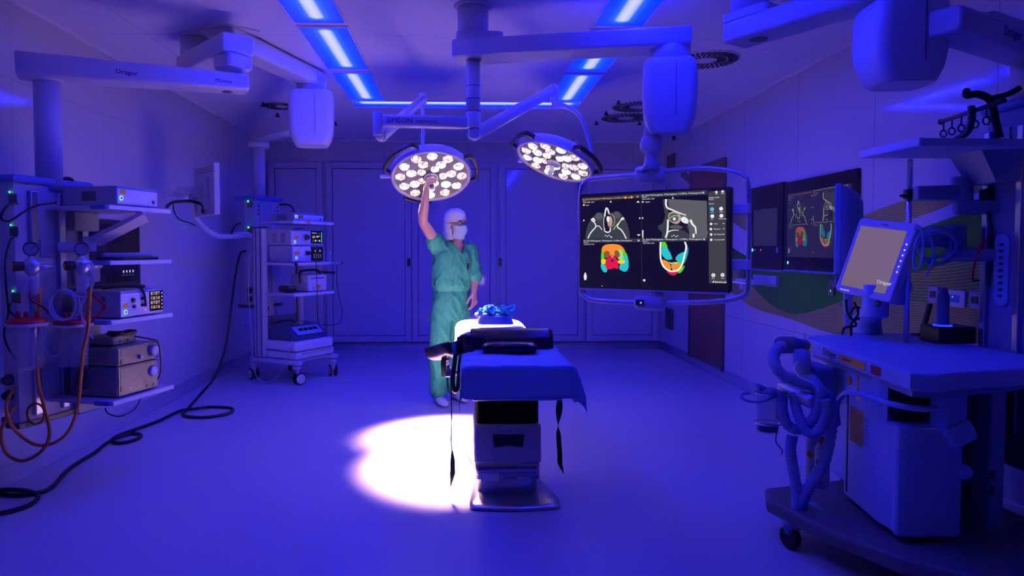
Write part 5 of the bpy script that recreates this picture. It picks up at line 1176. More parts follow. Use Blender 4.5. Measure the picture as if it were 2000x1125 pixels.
tag(o, 'crumpled cyan gauze cap on top of the blue packet', 'gauze cap')

# padded arm rest clamped to the left rail
t = thing('arm_rest', 'black padded arm rest folded down at the left table side', 'arm rest', (-.05, 4.35, .6))
def LA(p): return V(p)-V((-.05, 4.35, .6))
def gutter(b, p0, p1, up, w, hgt, n=12):
    p0, p1 = V(p0), V(p1); d = (p1-p0).normalized(); M = frame(p0, V(up).cross(d), z=d); L = (p1-p0).length
    rings = []
    for i in range(n+1):
        u = i/n; k = .82+.18*abs(2*u-1)**1.5; e = 1-(abs(2*u-1)**10)*.25
        outer = [(w/2*k*math.cos(a)*e, -hgt*math.sin(a)**.6*e) for a in [PI*j/10 for j in range(11)]]
        inner = [((w/2*k-.02)*math.cos(a)*e, -(hgt-.062)*math.sin(a)*e+.012) for a in [PI*(10-j)/10 for j in range(11)]]
        rings.append([M @ V((x, y, u*L)) for x, y in outer+inner])
    b.loft(rings)
b = MB(); gutter(b, LA(at(848, 680, 4.42)), LA(at(892, 668, 4.2)), (0, -.1, 1), .2, .085); b.build('arm_pad', leather, t)
b = MB(); gutter(b, LA(at(899, 656, 4.25)), LA(at(905, 694, 4.22)), (-1, -.2, .15), .15, .075); b.build('arm_pad', leather, t)
b = MB(); b.beam(LA(at(851, 690, 4.35)), LA(at(885, 684, 4.22)), .1, .012, bev=.004); b.build('support_plate', steel, t)
b = MB(); b.cyl(LA(at(876, 690, 4.3)), LA(at(876, 715, 4.3)), .014); b.sphere(LA(at(875, 700, 4.3)), .022); b.cyl(LA(at(874, 716, 4.3)), LA(at(884, 735, 4.3)), .016); b.build('swivel_joint', chrome, t)
b = MB(); q = LA(at(880, 728, 4.3)); b.box(q, (.07, .05, .05), bev=.008); b.cyl(q, q+V((.11, 0, .0)), .016); b.build('rail_clamp', chrome, t)
b = MB()
b.loft([[LA(at(px+dx, py, Y_)) for dx, Y_ in ((-5, 4.26), (5, 4.26), (5, 4.28), (-5, 4.28))] for px, py in ((868, 692), (866, 710), (867, 735))]); b.build('strap', rubber, t)
b = MB(); b.tube([LA(at(890, 690, 4.15)), LA(at(887, 715, 4.12)), LA(at(884, 745, 4.1)), LA(at(888, 764, 4.1)), LA(at(895, 755, 4.1)), LA(at(897, 725, 4.1)), LA(at(900, 695, 4.14))], .014, n=8); b.build('strap_loop', leather, t)
b = MB(); b.box(LA(at(886, 682, 4.18)), (.035, .03, .07), M=None, bev=.012); b.build('blue_cover', mat('teal_film', (.05, .2, .3), .2), t)
# hanging straps
b = MB(); b.tube([at(880, 733, 4.2), at(881, 765, 4.05), at(882, 820, 3.95), at(881, 860, 3.93), at(883, 880, 3.92)], .004, n=6)
P_ = [at(883, 880, 3.92), at(884, 900, 3.92), at(884, 925, 3.92), at(880, 951, 3.92)]
b.loft([[p+V((-w_, 0, 0)), p+V((w_, .004, 0)), p+V((w_, .008, 0)), p+V((-w_, .004, 0))] for p, w_ in zip(P_, (.005, .014, .016, .003))])
o = b.build('strap', rubber); tag(o, 'thin black strap dangling from the arm rest over the lit floor', 'strap')
b = MB(); rr_ = []
for i in range(30):
    u = i/29; p = at(1092+1.5*math.sin(u*9)+(8*max(0, u-.9)/.1), 734+191*u, 3.95)+V((.02*max(0, .2-u)/.2, 0, 0)); a = u*9 if u < .6 else 5.4; w_ = .019*(1 if u < .92 else max(.12, (1-u)/.08))
    rr_.append([p+V((math.cos(a)*w_*x, math.sin(a)*w_*x+.004*s_, 0)) for x, s_ in ((-1, 1), (1, 1), (1, -1), (-1, -1))])
b.loft(rr_, smooth=False); o = b.build('strap', rubber); tag(o, 'twisted black strap hanging on the monitor side of the table', 'strap')
# ------------------------------------------------------------------ the surgeon
skin = mat('skin', (.62, .36, .28), .5, noise_amt=.06, scale=60)
scrub = mat('teal_scrub_cloth', (.012, .185, .125), .8, noise_amt=.05, scale=26, bump=.12)
capm = mat('white_cap_fabric', (.74, .73, .76), .85, bump=.2, scale=30)
maskm = mat('pale_blue_mask', (.5, .66, .74), .8, bump=.08, scale=30)
PY = 6.4
pt = thing('person', 'surgeon in teal scrubs, white cap and mask reaching up to the lamp handle', 'person', (at(880, 600, PY).x, PY, 0))
PO = pt.location.copy()
def LPp(p): return V(p)-PO
def pa_(px, py, Y): return LPp(at(px, py, Y))
def remesh(o, vox, it=4, disp=None, cut=None):
    m = o.modifiers.new('r', 'REMESH'); m.mode = 'VOXEL'; m.voxel_size = vox; m.use_smooth_shade = True
    if it: s_ = o.modifiers.new('s', 'SMOOTH'); s_.iterations = it; s_.factor = .5
    bpy.context.view_layer.update()
    me = bpy.data.meshes.new_from_object(o.evaluated_get(bpy.context.evaluated_depsgraph_get()))
    o.modifiers.clear(); old = o.data; mats = list(old.materials); o.data = me; bpy.data.meshes.remove(old)
    me.materials.clear(); [me.materials.append(q) for q in mats]
    bm = bmesh.new(); bm.from_mesh(me)
    if disp:
        bm.normal_update(); new = [(v, v.co+v.normal*disp(v.co)) for v in bm.verts]
        for v, c in new: v.co = c
    if cut:
        bmesh.ops.delete(bm, geom=[f for f in bm.faces if cut(f.calc_center_median())], context='FACES')
    for f in bm.faces: f.smooth = True; f.material_index = 0
    bm.to_mesh(me); bm.free(); return o
def limb(b, pts, radii, n=14, k=5):
    P = spline(pts, k); m = len(pts)-1
    def rf(u):
        x = u*m; i = min(int(x), m-1); f = x-i; f = f*f*(3-2*f); return radii[i]*(1-f)+radii[i+1]*f
    b.tube(P, 1., n=n, k=1, rf=rf); b.sphere(pts[0], radii[0]*.98, 14, 8); b.sphere(pts[-1], radii[-1]*.98, 14, 8)
def torso(b, rows, lat, fwd, n=28, p=2.4):
    R = []
    for c, hw, hd in rows:
        R.append([c+lat*(math.copysign(abs(math.cos(a))**(2/p), math.cos(a))*hw)+fwd*(math.copysign(abs(math.sin(a))**(2/p), math.sin(a))*hd) for a in [2*PI*i/n for i in range(n)]])
    b.loft(R)
ang = math.radians(26); fw = V((math.sin(ang), -math.cos(ang), 0)); la = V((-fw.y, fw.x, 0))     # la: the person's left
def zc2(px, z, Y=PY): x = at(px, 500, Y).x; return V((x, Y, z))-PO
hipc = zc2(880, .98); waist = zc2(881, 1.1); chest = zc2(884, 1.32); shl = zc2(886, 1.465); nk = zc2(888, 1.52)+fw*.01
Rs = pa_(852, 474, 6.33); Re = pa_(826, 434, 6.10); Ls = pa_(917, 489, 6.47); Le = pa_(927, 545, 6.43); Lw = pa_(926, 572, 6.34)
# head frame
ah = math.radians(46); hf_ = V((math.sin(ah), -math.cos(ah), -.06)).normalized(); hc = pa_(890, 437, 6.38); hl = V((0, 0, 1)).cross(hf_).normalized(); hu = hf_.cross(hl)
HM_ = Matrix((hl, hf_, hu)).transposed().to_4x4(); HM_.translation = hc      # x: person's left, y: face, z: up

b = MB()
torso(b, [(zc2(879, .86), .13, .09), (hipc, .155, .105), (waist, .135, .095), (chest, .155, .11), (zc2(885, 1.42), .165, .10), (shl, .14, .08), (nk-V((0, 0, .02)), .085, .065), (nk, .06, .06)], la, fw)
limb(b, [nk-V((0, 0, .03)), nk+V((.01, -.01, .05)), hc-hu*.06-hf_*.02], [.064, .056, .056])
# legs
for hx, kx, ax_, Y0, Y1, Y2 in ((864, 858, 855, 6.37, 6.34, 6.40), (895, 890, 888, 6.44, 6.48, 6.58)):
    limb(b, [zc2(hx, .9, Y0), zc2(kx, .5, Y1), zc2(ax_, .09, Y2)], [.08, .055, .04])
# arms
hand_f = V((.2, -.82, .53)).normalized(); n1n = n1.normalized(); stick = -n1n
hand_f = (hand_f-stick*hand_f.dot(stick)).normalized(); palm = stick.cross(hand_f).normalized()
q_ = LPp(c1+n1n*.078); pc_ = q_-palm*.037-stick*.0; Rw = pc_-hand_f*.055-stick*.03
limb(b, [Rs, Rs.lerp(Re, .5), Re], [.056, .05, .042]); limb(b, [Re, Re.lerp(Rw, .3)+V((-.006, 0, 0)), Re.lerp(Rw, .75), Rw], [.042, .044, .033, .026])
limb(b, [shl-la*.12, Rs], [.06, .058]); limb(b, [shl+la*.12, Ls], [.06, .055])
limb(b, [Ls, Ls.lerp(Le, .5), Le], [.055, .048, .041]); limb(b, [Le, Le.lerp(Lw, .35), Lw], [.04, .041, .026])
def hand(b, w, f, pn, th, curl, thumb_in=.6):
    """w wrist, f towards the knuckles, pn palm normal, th towards the thumb"""
    f, pn, th = f.normalized(), pn.normalized(), th.normalized()
    for i, (off, ln, rad) in enumerate(((.032, 1.0, .0088), (.011, 1.1, .009), (-.011, 1.03, .0086), (-.031, .82, .0078))):
        k = w+f*(.088-.004*abs(i-1))+th*off; limb(b, [w+th*off*.45, w.lerp(k, .55)+th*off*.1, k], [.017, .0155, .0115], n=10, k=3)
        d = f.copy(); p = k; a = 0; pts = [k]
        for j, L_ in enumerate((.044, .028, .022)):
            a += curl[i][j]; d = f*math.cos(a)+pn*math.sin(a); p = p+d*(L_*ln); pts.append(p)
        limb(b, pts, [rad*1.08, rad, rad*.92, rad*.78], n=9, k=3)
    t0 = w+f*.022+th*.026+pn*.008; t1 = t0+(f*.75+th*.55+pn*thumb_in*.7).normalized()*.042; t2 = t1+(f*.8+th*.1+pn*thumb_in).normalized()*.032; t3 = t2+(f*.6-th*.15+pn*thumb_in*1.3).normalized()*.024
    limb(b, [w+f*.01+th*.015, t0, t1, t2, t3], [.016, .0155, .0115, .0105, .008], n=10, k=3)
hand(b, pc_-hand_f*.055, hand_f, palm, stick, [(1.05, 1.15, .8)]*4, .9); limb(b, [Rw, pc_-hand_f*.055, pc_-hand_f*.02], [.026, .026, .022])
lf = (V((.06, -.25, -1))).normalized(); lpn = V((-.75, .55, -.15)); lpn = (lpn-lf*lpn.dot(lf)).normalized(); lth = lpn.cross(lf) ; lth = lth if lth.y < 0 else -lth
hand(b, Lw, lf, lpn, lth, [(.35, .5, .3), (.5, .6, .4), (.6, .7, .45), (.7, .75, .5)], .5)
# skull and face
b.M = HM_
b.loft([[V((w_*math.cos(a), yc_+d_*math.sin(a), z)) for a in [2*PI*i/24 for i in range(24)]] for z, w_, d_, yc_ in ((-.125, .02, .02, .075), (-.12, .04, .04, .055), (-.10, .055, .06, .035), (-.06, .066, .085, .01), (-.02, .072, .096, -.004), (.03, .077, .1, -.006), (.07, .073, .094, -.008), (.1, .056, .073, -.01), (.118, .03, .04, -.01), (.122, .008, .01, -.01))])
b.loft([[V((w_*math.cos(a), y_+.014*math.sin(a), z)) for a in [2*PI*i/10 for i in range(10)]] for z, w_, y_ in ((.01, .008, .086), (-.01, .009, .097), (-.03, .012, .108), (-.042, .017, .104), (-.05, .012, .092))])
b.sphere((0, .088, .022), (.05, .012, .008)); b.sphere((0, .085, -.075), (.026, .014, .011)); b.sphere((0, .078, -.108), (.022, .016, .014))
for s_ in (-1, 1): b.sphere((s_*.076, -.012, -.018), (.008, .02, .033)); b.sphere((s_*.045, .065, -.025), (.022, .02, .018))
b.M = Matrix()
body = remesh(b.build('body', skin, pt), .0048, 3)
# eyes
for s_ in (-1, 1):
    b = MB(HM_); b.use(mat('eye_white', (.8, .78, .76), .2, noise_amt=0)); b.sphere((s_*.031, .083, .004), .0125, 16, 10); b.use(mat('dark_iris', (.05, .03, .02), .2, noise_amt=0)); b.sphere((s_*.031, .0915, .004), .0055, 12, 8); b.build('eye', None, pt)
    b = MB(HM_); b.loft([[V((s_*(.015+.034*u), .094-.012*u*u+.003*math.sin(a), .026+.006*math.sin(PI*u)+.004*math.cos(a))) for a in [2*PI*i/6 for i in range(6)]] for u in [j/6 for j in range(7)]]); b.build('eyebrow', mat('dark_brown_hair', (.03, .018, .012), .6), pt)
# surgical cap: hood with a face opening, dome on top
b = MB(HM_); rings = []; nn_ = 120
for i in range(90):
    z = -.15+.2935*i/89
    if z > .04: k = max(0, 1-((z-.04)/.104)**3.)**.5
    else: k = 1-.10*((.04-z)/.19)**1.5
    rings.append([V((.089*k*math.cos(a), -.012+.113*k*math.sin(a), z)) for a in [2*PI*j/nn_ for j in range(nn_)]])
b.loft(rings, cap=False)
dele = []
for f in b.bm.faces:
    c = HM_.inverted() @ f.calc_center_median(); brow = .047-.035*min(1, abs(c.x)/.075)
    if c.y > .018+.02*max(0, -c.z-.02)/.1 and c.z < brow and c.y > -.01: dele.append(f)
bmesh.ops.delete(b.bm, geom=dele, context='FACES')
for _ in range(14):
    new = []
    for v in b.bm.verts:
        nb = [e.other_vert(v) for e in v.link_edges if e.is_boundary]
        if len(nb) == 2 and -.14 < (HM_.inverted() @ v.co).z < .13: new.append((v, (nb[0].co+nb[1].co)*.25+v.co*.5))
    for v, c in new: v.co = c
for v in b.bm.verts:
    c = v.co; v.co = c+(c-hc).normalized()*(.006*noise.noise(V((c.x*22, c.y*22, c.z*34)))+.003*noise.noise(c*55))
cap_o = b.build('surgical_cap', capm, pt); sm_ = cap_o.modifiers.new('t', 'SOLIDIFY'); sm_.thickness = .002; sm_.offset = -1
b = MB(HM_); b.sphere((.0, -.125, -.075), (.026, .02, .018)); b.sphere((-.02, -.13, -.09), (.018, .012, .025)); b.build('cap_knot', capm, pt)
# mask with pleats, and its ties
b = MB(HM_); rows_ = []
for i in range(17):
    v_ = i/16; z = -.012-.128*v_; out = .036*math.sin(PI*min(1, v_*1.15+.12))*(1 if v_ < .9 else .8); pl_ = .0035*math.sin(v_*PI*7)
    row = []
    for j in range(21):
        a = -1.12+2.24*j/20; k = math.cos(a*.9)
        row.append(V((math.sin(a)*(.085-.01*v_), -.008+.103*math.cos(a)+(out+pl_)*max(0, k)+.010*max(0, 1-abs(a)*3)*(1-v_), z+.012*(a/1.12)**2*(1-2*v_)*-.6)))
    rows_.append(row)
vs_ = [p for r in rows_ for p in r]; b.mesh(vs_, [(i*21+j, i*21+j+1, (i+1)*21+j+1, (i+1)*21+j) for i in range(16) for j in range(20)], smooth=True)
o = b.build('face_mask', maskm, pt); sd = o.modifiers.new('t', 'SOLIDIFY'); sd.thickness = .003; sd.offset = 1
for s_ in (-1, 1):
    for z0, z1 in ((-.016, .035), (-.125, -.05)):
        b = MB(HM_); b.tube([V((s_*.078, .03, z0)), V((s_*.092, -.005, z0*.6+z1*.4)), V((s_*.09, -.05, z1)), V((s_*.05, -.118, z1+.005))], .0035, n=6); b.build('mask_tie', capm, pt)
# glasses
b = MB(HM_)
for s_ in (-1, 1):
    b.tube([V((s_*.034+.025*math.cos(a), .106-.006*abs(math.cos(a))-(.012 if math.cos(a)*s_ > .5 else 0), .002+.018*math.sin(a))) for a in [2*PI*i/14 for i in range(14)]], .0026, n=6, closed=True, k=3)
    b.tube([V((s_*.059, .094, .006)), V((s_*.085, .05, .008)), V((s_*.092, -.02, .0))], .0028, n=6)
b.tube([V((-.011, .107, .005)), V((0, .11, .009)), V((.011, .107, .005))], .0026, n=6)
gl = b.build('glasses_frame', mat('dark_spectacle_frame', (.05, .012, .012), .3), pt)
for s_ in (-1, 1): b = MB(HM_ @ Matrix.Translation((s_*.034, .1045, .002))); b.sphere((0, 0, 0), (.023, .0012, .016), 16, 8); b.build('glasses_lens', mat('spectacle_lens', (.5, .5, .55), .05, alpha=.15, noise_amt=0), gl)

# scrubs
def fold(c):
    a = noise.noise(V((c.x*15+c.z*7, c.y*15, c.z*6+3))); d = noise.noise(V((c.x*26-c.z*13, c.y*26, c.z*9)))
    return .009*(1-2.2*abs(a))+.005*(1-2.2*abs(d))-.004
b = MB()
torso(b, [(zc2(881, 1.065), .165, .118), (zc2(881, 1.085), .172, .125), (zc2(881, 1.12), .188, .143), (zc2(882, 1.2), .188, .14), (chest, .192, .138), (zc2(885, 1.42), .188, .125), (zc2(886, 1.475), .155, .1), (zc2(887, 1.51), .10, .082), (zc2(888, 1.525), .082, .075)], la, fw)
d1 = (Re-Rs).normalized(); limb(b, [shl-la*.1-V((0, 0, .04)), Rs-V((0, 0, .01)), Rs+d1*.07-V((0, 0, .012))], [.085, .085, .072])
limb(b, [Rs-V((0, 0, .035)), Rs+d1*.05-V((0, 0, .055))], [.07, .05])
d2 = (Le-Ls).normalized(); limb(b, [shl+la*.12-V((0, 0, .02)), Ls, Ls.lerp(Le, .5), Ls.lerp(Le, .93)], [.075, .078, .076, .076])
vt = zc2(892, 1.405)+fw*.14
def vcut(c):
    h = c-vt; f_ = h.dot(fw); l_ = h.dot(la); z = c.z-vt.z
    if (c-zc2(888, 1.53)).length < .074 and c.z > 1.49: return True
    return z > 0 and abs(l_+.012) < z*.62 and (c-nk).dot(fw) > .0
def wr(c):
    w_ = .010*max(0, math.sin((c.x*.5+c.z)*34+4*noise.noise(c*5)))*max(0, 1-abs(c.z-1.17)/.16)
    return fold(c)+w_
top_o = remesh(b.build('scrub_top', scrub, pt), .008, 4, wr, vcut)
sd = top_o.modifiers.new('t', 'SOLIDIFY'); sd.thickness = .004; sd.offset = -1
b = MB(); b.tube([vt+V((0, 0, z_))+la*(s_*z_*.62-.012)-fw*(z_*.62) for s_, z_ in ((-1, .11), (-1, .06), (-1, .01), (1, .01), (1, .06), (1, .11))], .006, n=6, k=3); b.build('neck_trim', scrub, pt)
b = MB(); p = pa_(914, 521, 6.24); b.loft([[p+la*x*k_+V((0, 0, dz_+y_)) -fw*(-.004) for x, y_ in ((-.011, -.012), (.011, -.012), (.012, .012), (-.012, .012))] + [] for dz_, k_ in ((-.02, .7), (.0, 1.), (.02, 1.2))]); b.build('pocket_clip', black, pt)
b = MB()
torso(b, [(zc2(880, .80), .15, .12), (zc2(880, .88), .176, .135), (zc2(880, .97), .182, .135), (zc2(881, 1.05), .168, .122), (zc2(881, 1.085), .16, .115)], la, fw)
limb(b, [zc2(863, .9, 6.36), zc2(859, .62, 6.33), zc2(856, .35, 6.36), zc2(855, .12, 6.4)], [.105, .094, .084, .08])
limb(b, [zc2(897, .9, 6.44), zc2(892, .62, 6.47), zc2(888, .35, 6.52), zc2(887, .12, 6.57)], [.105, .092, .082, .077])
remesh(b.build('scrub_trousers', scrub, pt), .009, 4, lambda c: fold(c)*.9+.003*math.sin(c.x*60+c.y*40)*max(0, 1-abs(c.z-1.06)/.05))
def shoe(px, py, Y, yaw):
    o = at(px, py, Y); o.z = 0; M = Matrix.Translation(LPp(o)) @ Matrix.Rotation(yaw, 4, 'Z')
    b = MB(M); rings = []
    for u, w_, h_, zc_ in ((0, .022, .03, .03), (.03, .034, .045, .045), (.09, .036, .045, .05), (.15, .045, .04, .045), (.2, .05, .032, .036), (.25, .046, .026, .03), (.28, .03, .018, .024), (.295, .01, .008, .018)):
        rings.append([V((w_*math.cos(a), -u+.1, max(.003, zc_+h_*math.sin(a)))) for a in [2*PI*i/20 for i in range(20)]])
    b.loft(rings); return b.build('shoe', white_cloth if False else mat('white_clog', (.74, .72, .74), .4), pt)
shoe(857, 790, 6.40, .35); shoe(892, 780, 6.57, .5)
# ------------------------------------------------------------------ anaesthesia machine on the right
WZ = .955
mach = mat('machine_enamel', (.26, .36, .68), .42)
mach2 = mat('machine_grey', (.17, .22, .4), .45)
hose_m = mat('breathing_hose', (.25, .34, .62), .3, alpha=.85, noise_amt=0)
MO = V((2.0, 3.2, 0))
t = thing('anaesthesia_machine', 'large blue-lit anaesthesia machine with worktop and stickers at the right wall', 'anaesthesia machine', MO)
def L7(p): return V(p)-MO
bl, fl_, fr_ = atz(1572, 660, WZ), atz(1778, 738, WZ-.02), atz(1990, 716, WZ-.02)
sd_ = (fl_-bl); sd_.z = 0; sl_ = sd_.length; sd_.normalize(); sn = V((-sd_.y, sd_.x, 0)); sn = sn if sn.x < 0 else -sn      # outward normal of the left side
# worktop outline, with a bowed front
wt = [(bl.x, bl.y), (bl.x+.12, bl.y+.13), (2.665, 3.98), (2.67, 3.1), (2.55, 2.86), (2.30, 2.745), (2.05, 2.70), (fl_.x+.09, fl_.y-.035), (fl_.x, fl_.y)]
b = MB(); b.prism([L7((x, y, 0))[:2] for x, y in wt], .075, Matrix.Translation((0, 0, WZ-.075)), bev=.012); tp_ = b.build('worktop', mach, t)
b = MB(); b.prism([L7((x, y, 0))[:2] for x, y in grow(wt, -.03)], .03, Matrix.Translation((0, 0, WZ-.105))); b.build('worktop_rail', mach2, tp_)
def side(u, z, off=.001): p = bl+sd_*(u*sl_)+sn*off; return frame(L7((p.x, p.y, z)), sd_, z=sn)
for u, w_, h_, m_ in ((.06, .075, .045, yellow), (.53, .28, .035, yellow), (.745, .09, .04, redp)): b = MB(side(u, WZ-.04, .0015)); b.prism(rrect(w_, h_, .003), .001); b.build('sticker', m_, tp_)
b = MB(side(.23, WZ-.055, .002)); b.text('Dräger', .055, Matrix(), bold=.01); b.build('lettering', inkdark, tp_)
b = MB(side(.44, WZ-.045, .003)); b.text('Anästhesie 2', .02, Matrix()); b.build('lettering', inkdark, tp_)
# body
bo = lambda u, off: (bl+sd_*(u*sl_)+sn*off)
pA, pB = bo(.13, -.06), bo(.60, -.06)
c1_, c2_ = at(1650, 860, 3.33), at(1735, 900, 2.9)
bk = [(pA.x, pA.y), (pA.x+.45, pA.y+.1), (2.45, 3.35), (c1_.x+.02, c1_.y-.03)]
b = MB(); b.prism([L7((x, y, 0))[:2] for x, y in bk], .6, Matrix.Translation((0, 0, .27)), bev=.01); b.build('rear_body', mach, t)
fbp = [(c1_.x, c1_.y), (c1_.x+.05, c1_.y+.04), (2.2, 3.3), (2.14, 2.82)]+[(q.x, q.y) for q in spline([V((2.12, 2.80, 0)), V((1.98, 2.795, 0)), V((1.86, 2.81, 0)), V((c2_.x, 2.87, 0)), V((c2_.x-.005, 2.96, 0))], 4)]
b = MB(); b.prism([L7((x, y, 0))[:2] for x, y in fbp], .47, Matrix.Translation((0, 0, .225)), bev=.01); fb = b.build('front_body', mach, t)
fbu = [(c1_.x, c1_.y), (c1_.x+.05, c1_.y+.04), (2.12, 3.3), (2.0, 3.0), (c2_.x+.01, 2.93), (c2_.x-.003, 2.97)]
b = MB(); b.prism([L7((x, y, 0))[:2] for x, y in fbu], .19, Matrix.Translation((0, 0, .69)), bev=.004); ub = b.build('upper_body', mach, t)
pd = V((c2_.x-c1_.x, 2.95-c1_.y, 0)).normalized(); pn_ = V((pd.y, -pd.x, 0)); pn_ = pn_ if pn_.x < 0 else -pn_
def panel(px, py, Y): p = at(px, py, Y); k = (V((c1_.x, c1_.y, 0))-p).dot(pn_); p = p+pn_*(k+.002); return frame(L7(p), pd, z=pn_)
b = MB(panel(1686, 841, 3.12)); b.prism(rrect(.3, .17, .004), .0015); st_ = b.build('sticker', mat('ochre_label', (.42, .26, .05), .6), fb)
b = MB(panel(1686, 841, 3.12))
for i in range(9): b.box((-.01+.01*(i % 2), .06-.015*i, .002), (.24-.04*(i % 3), .003, .001))
b.build('print_lines', inkdark, st_)
b = MB(panel(1665, 743, 3.28)); b.lathe([(.022, 0), (.022, .003), (0, .003)], n=20); b.build('sticker', yellow, ub)
b = MB(panel(1651, 850, 3.3)); b.box((0, -.03, -.004), (.012, .5, .012)); b.build('door_gap', black, fb)
b = MB(); b.tube([L7(at(1637, 830, 3.3)), L7(at(1634, 800, 3.3)), L7(at(1640, 778, 3.28)), L7(at(1658, 766, 3.2)), L7(at(1690, 772, 3.05)), L7(at(1735, 788, 2.85)), L7(at(1790, 798, 2.77)), L7(at(1830, 798, 2.77))], .013, n=12); b.build('front_handle', mach, t)
b = MB(); q = L7(at(1882, 922, 2.8)); b.sphere(q, .034, 20, 12); b.cyl(q, q+V((-.06, .02, 0)), .018); b.build('knob', mach, t)
b = MB(); b.box(L7((2.075, 2.82, .80)), (.1, .1, .25), bev=.012); b.beam(L7((2.07, 2.80, .72)), L7((2.11, 2.8, .64)), .11, .11, bev=.012, up=(1, 0, 0)); b.build('corner_post', mach, t)
b = MB(); b.box(L7((2.0, 3.05, .79)), (.2, .3, .14), bev=.004); b.build('drawer_recess', black, t)
b = MB(); b.box(L7((2.385, 2.98, .47)), (.075, .1, .8), bev=.01); sp_ = b.build('side_post', mach2, t)
for z_ in (.45, .38): b = MB(); b.box(L7((2.36, 2.928, z_)), (.02, .006, .035)); b.build('square_plug', black, sp_)
b = MB(); b.box(L7((2.42, 3.55, .5)), (.5, .5, .78), bev=.01); b.build('back_cabinet', dgrey, t)
# base with bumpers and casters
base = [(1.535, 3.34), (1.60, 3.50), (2.6, 3.75), (2.68, 2.75), (2.3, 2.5), (1.98, 2.48), (1.78, 2.66), (1.62, 3.0)]
b = MB(); b.prism([L7((x, y, 0))[:2] for x, y in base], .07, Matrix.Translation((0, 0, .13)), bev=.02); ba = b.build('base', mat('base_bumper', (.1, .1, .13), .5), t)
for x, y, a in ((1.60, 3.22, .3), (1.86, 2.62, 1.2), (2.55, 3.6, .6), (2.5, 2.75, 0)):
    c = L7((x, y, 0)); ax = V((math.cos(a), math.sin(a), 0)); b = MB(); b.cyl(c+V((0, 0, .14)), c+V((0, 0, .1)), .035, n=20); b.box(c+V((0, 0, .1)), (.05, .05, .06), bev=.01); cf = b.build('caster_fork', mach2, t)
    b = MB(); b.cyl(c+V((0, 0, .055))-ax*.02, c+V((0, 0, .055))+ax*.02, .055, n=28, bev=.008); b.build('wheel', rubber, cf)
b = MB(); b.beam(L7(at(1580, 1000, 3.3)), L7(at(1640, 1045, 3.05)), .05, .12, bev=.01); b.build('foot_rail', mach2, t)
# side bar carrying hoses and bag
b = MB(); b.beam(L7(at(1526, 755, 3.42)), L7(at(1596, 786, 3.2)), .09, .07, bev=.015, r=.03); sb_ = b.build('side_bar', alu, t)
b = MB(); b.box(L7(at(1592, 748, 3.52)), (.13, .22, .2), bev=.02); b.build('absorber', mach2, t)
b = MB(); b.lathe([(.0, -.07), (.05, -.06), (.058, 0), (.05, .06), (0, .07)], Matrix.Translation(L7(at(1566, 707, 3.45))), n=24, sx=.7); b.build('valve_dome', hose_m, t)
b = MB(); b.cyl(L7(at(1524, 674, 3.5)), L7(at(1550, 674, 3.55)), .045, n=20, bev=.006); b.cyl(L7(at(1550, 672, 3.52)), L7(at(1572, 676, 3.55)), .034, n=20); b.build('hose_elbow', mat('elbow_blue', (.12, .16, .3), .4), t)
def corr(name, label, pts, r, cat='breathing hose'):
    P = spline([V(p) for p in pts], 14); b = MB(); b.tube(P, r, n=12, k=1, rf=lambda u: 1+.14*math.sin(u*len(P)*PI*.9)); o = b.build(name, hose_m); return tag(o, label, cat)
corr('breathing_hose', 'ribbed breathing hose arching down from the elbow at the worktop corner', [at(1526, 675, 3.45), at(1512, 690, 3.36), at(1513, 712, 3.3), at(1530, 733, 3.27), at(1560, 745, 3.25), at(1600, 760, 3.22), at(1622, 785, 3.2), at(1625, 820, 3.2), at(1610, 900, 3.2), at(1575, 960, 3.2), at(1562, 1000, 3.2)], .027)
corr('breathing_hose', 'ribbed breathing hose hanging in a wide loop under the side bar', [at(1528, 765, 3.3), at(1528, 800, 3.28), at(1540, 832, 3.26), at(1565, 838, 3.24), at(1590, 815, 3.2), at(1602, 780, 3.18), at(1602, 762, 3.19), at(1585, 738, 3.25)], .025)
corr('breathing_hose', 'ribbed breathing hose falling from the jar side to the dark base', [at(1552, 768, 3.3), at(1556, 800, 3.26), at(1575, 842, 3.2), at(1600, 842, 3.16), at(1615, 800, 3.14), at(1612, 780, 3.14)], .024)
corr('breathing_hose', 'ribbed breathing hose running straight down onto the base corner', [at(1548, 850, 3.26), at(1544, 880, 3.25), at(1550, 920, 3.24), at(1556, 960, 3.22), at(1556, 1010, 3.2), at(1553, 1030, 3.22)], .026)
for k, (px, py, Y) in enumerate(((1588, 885, 3.33), (1606, 900, 3.22))):
    p = at(px, py, Y); tb = thing('gas_bottle', ['slim labelled gas bottle on the machine side, the upper one', 'slim labelled gas bottle on the machine side, the lower one'][k], 'bottle', p, 0)
    b = MB(); b.lathe([(.03, -.13), (.034, -.12), (.034, .06), (.02, .085), (.012, .09)], n=20); b.build('bottle_body', lgrey, tb)
    b = MB(); b.cyl((-.026, -.02, .0), (-.0275, -.0215, .0), .016, n=14); b.build('sticker', yellow, tb)
    b = MB(); b.lathe([(.016, .085), (.016, .11), (.006, .12)], n=14); b.build('cap', redp, tb)
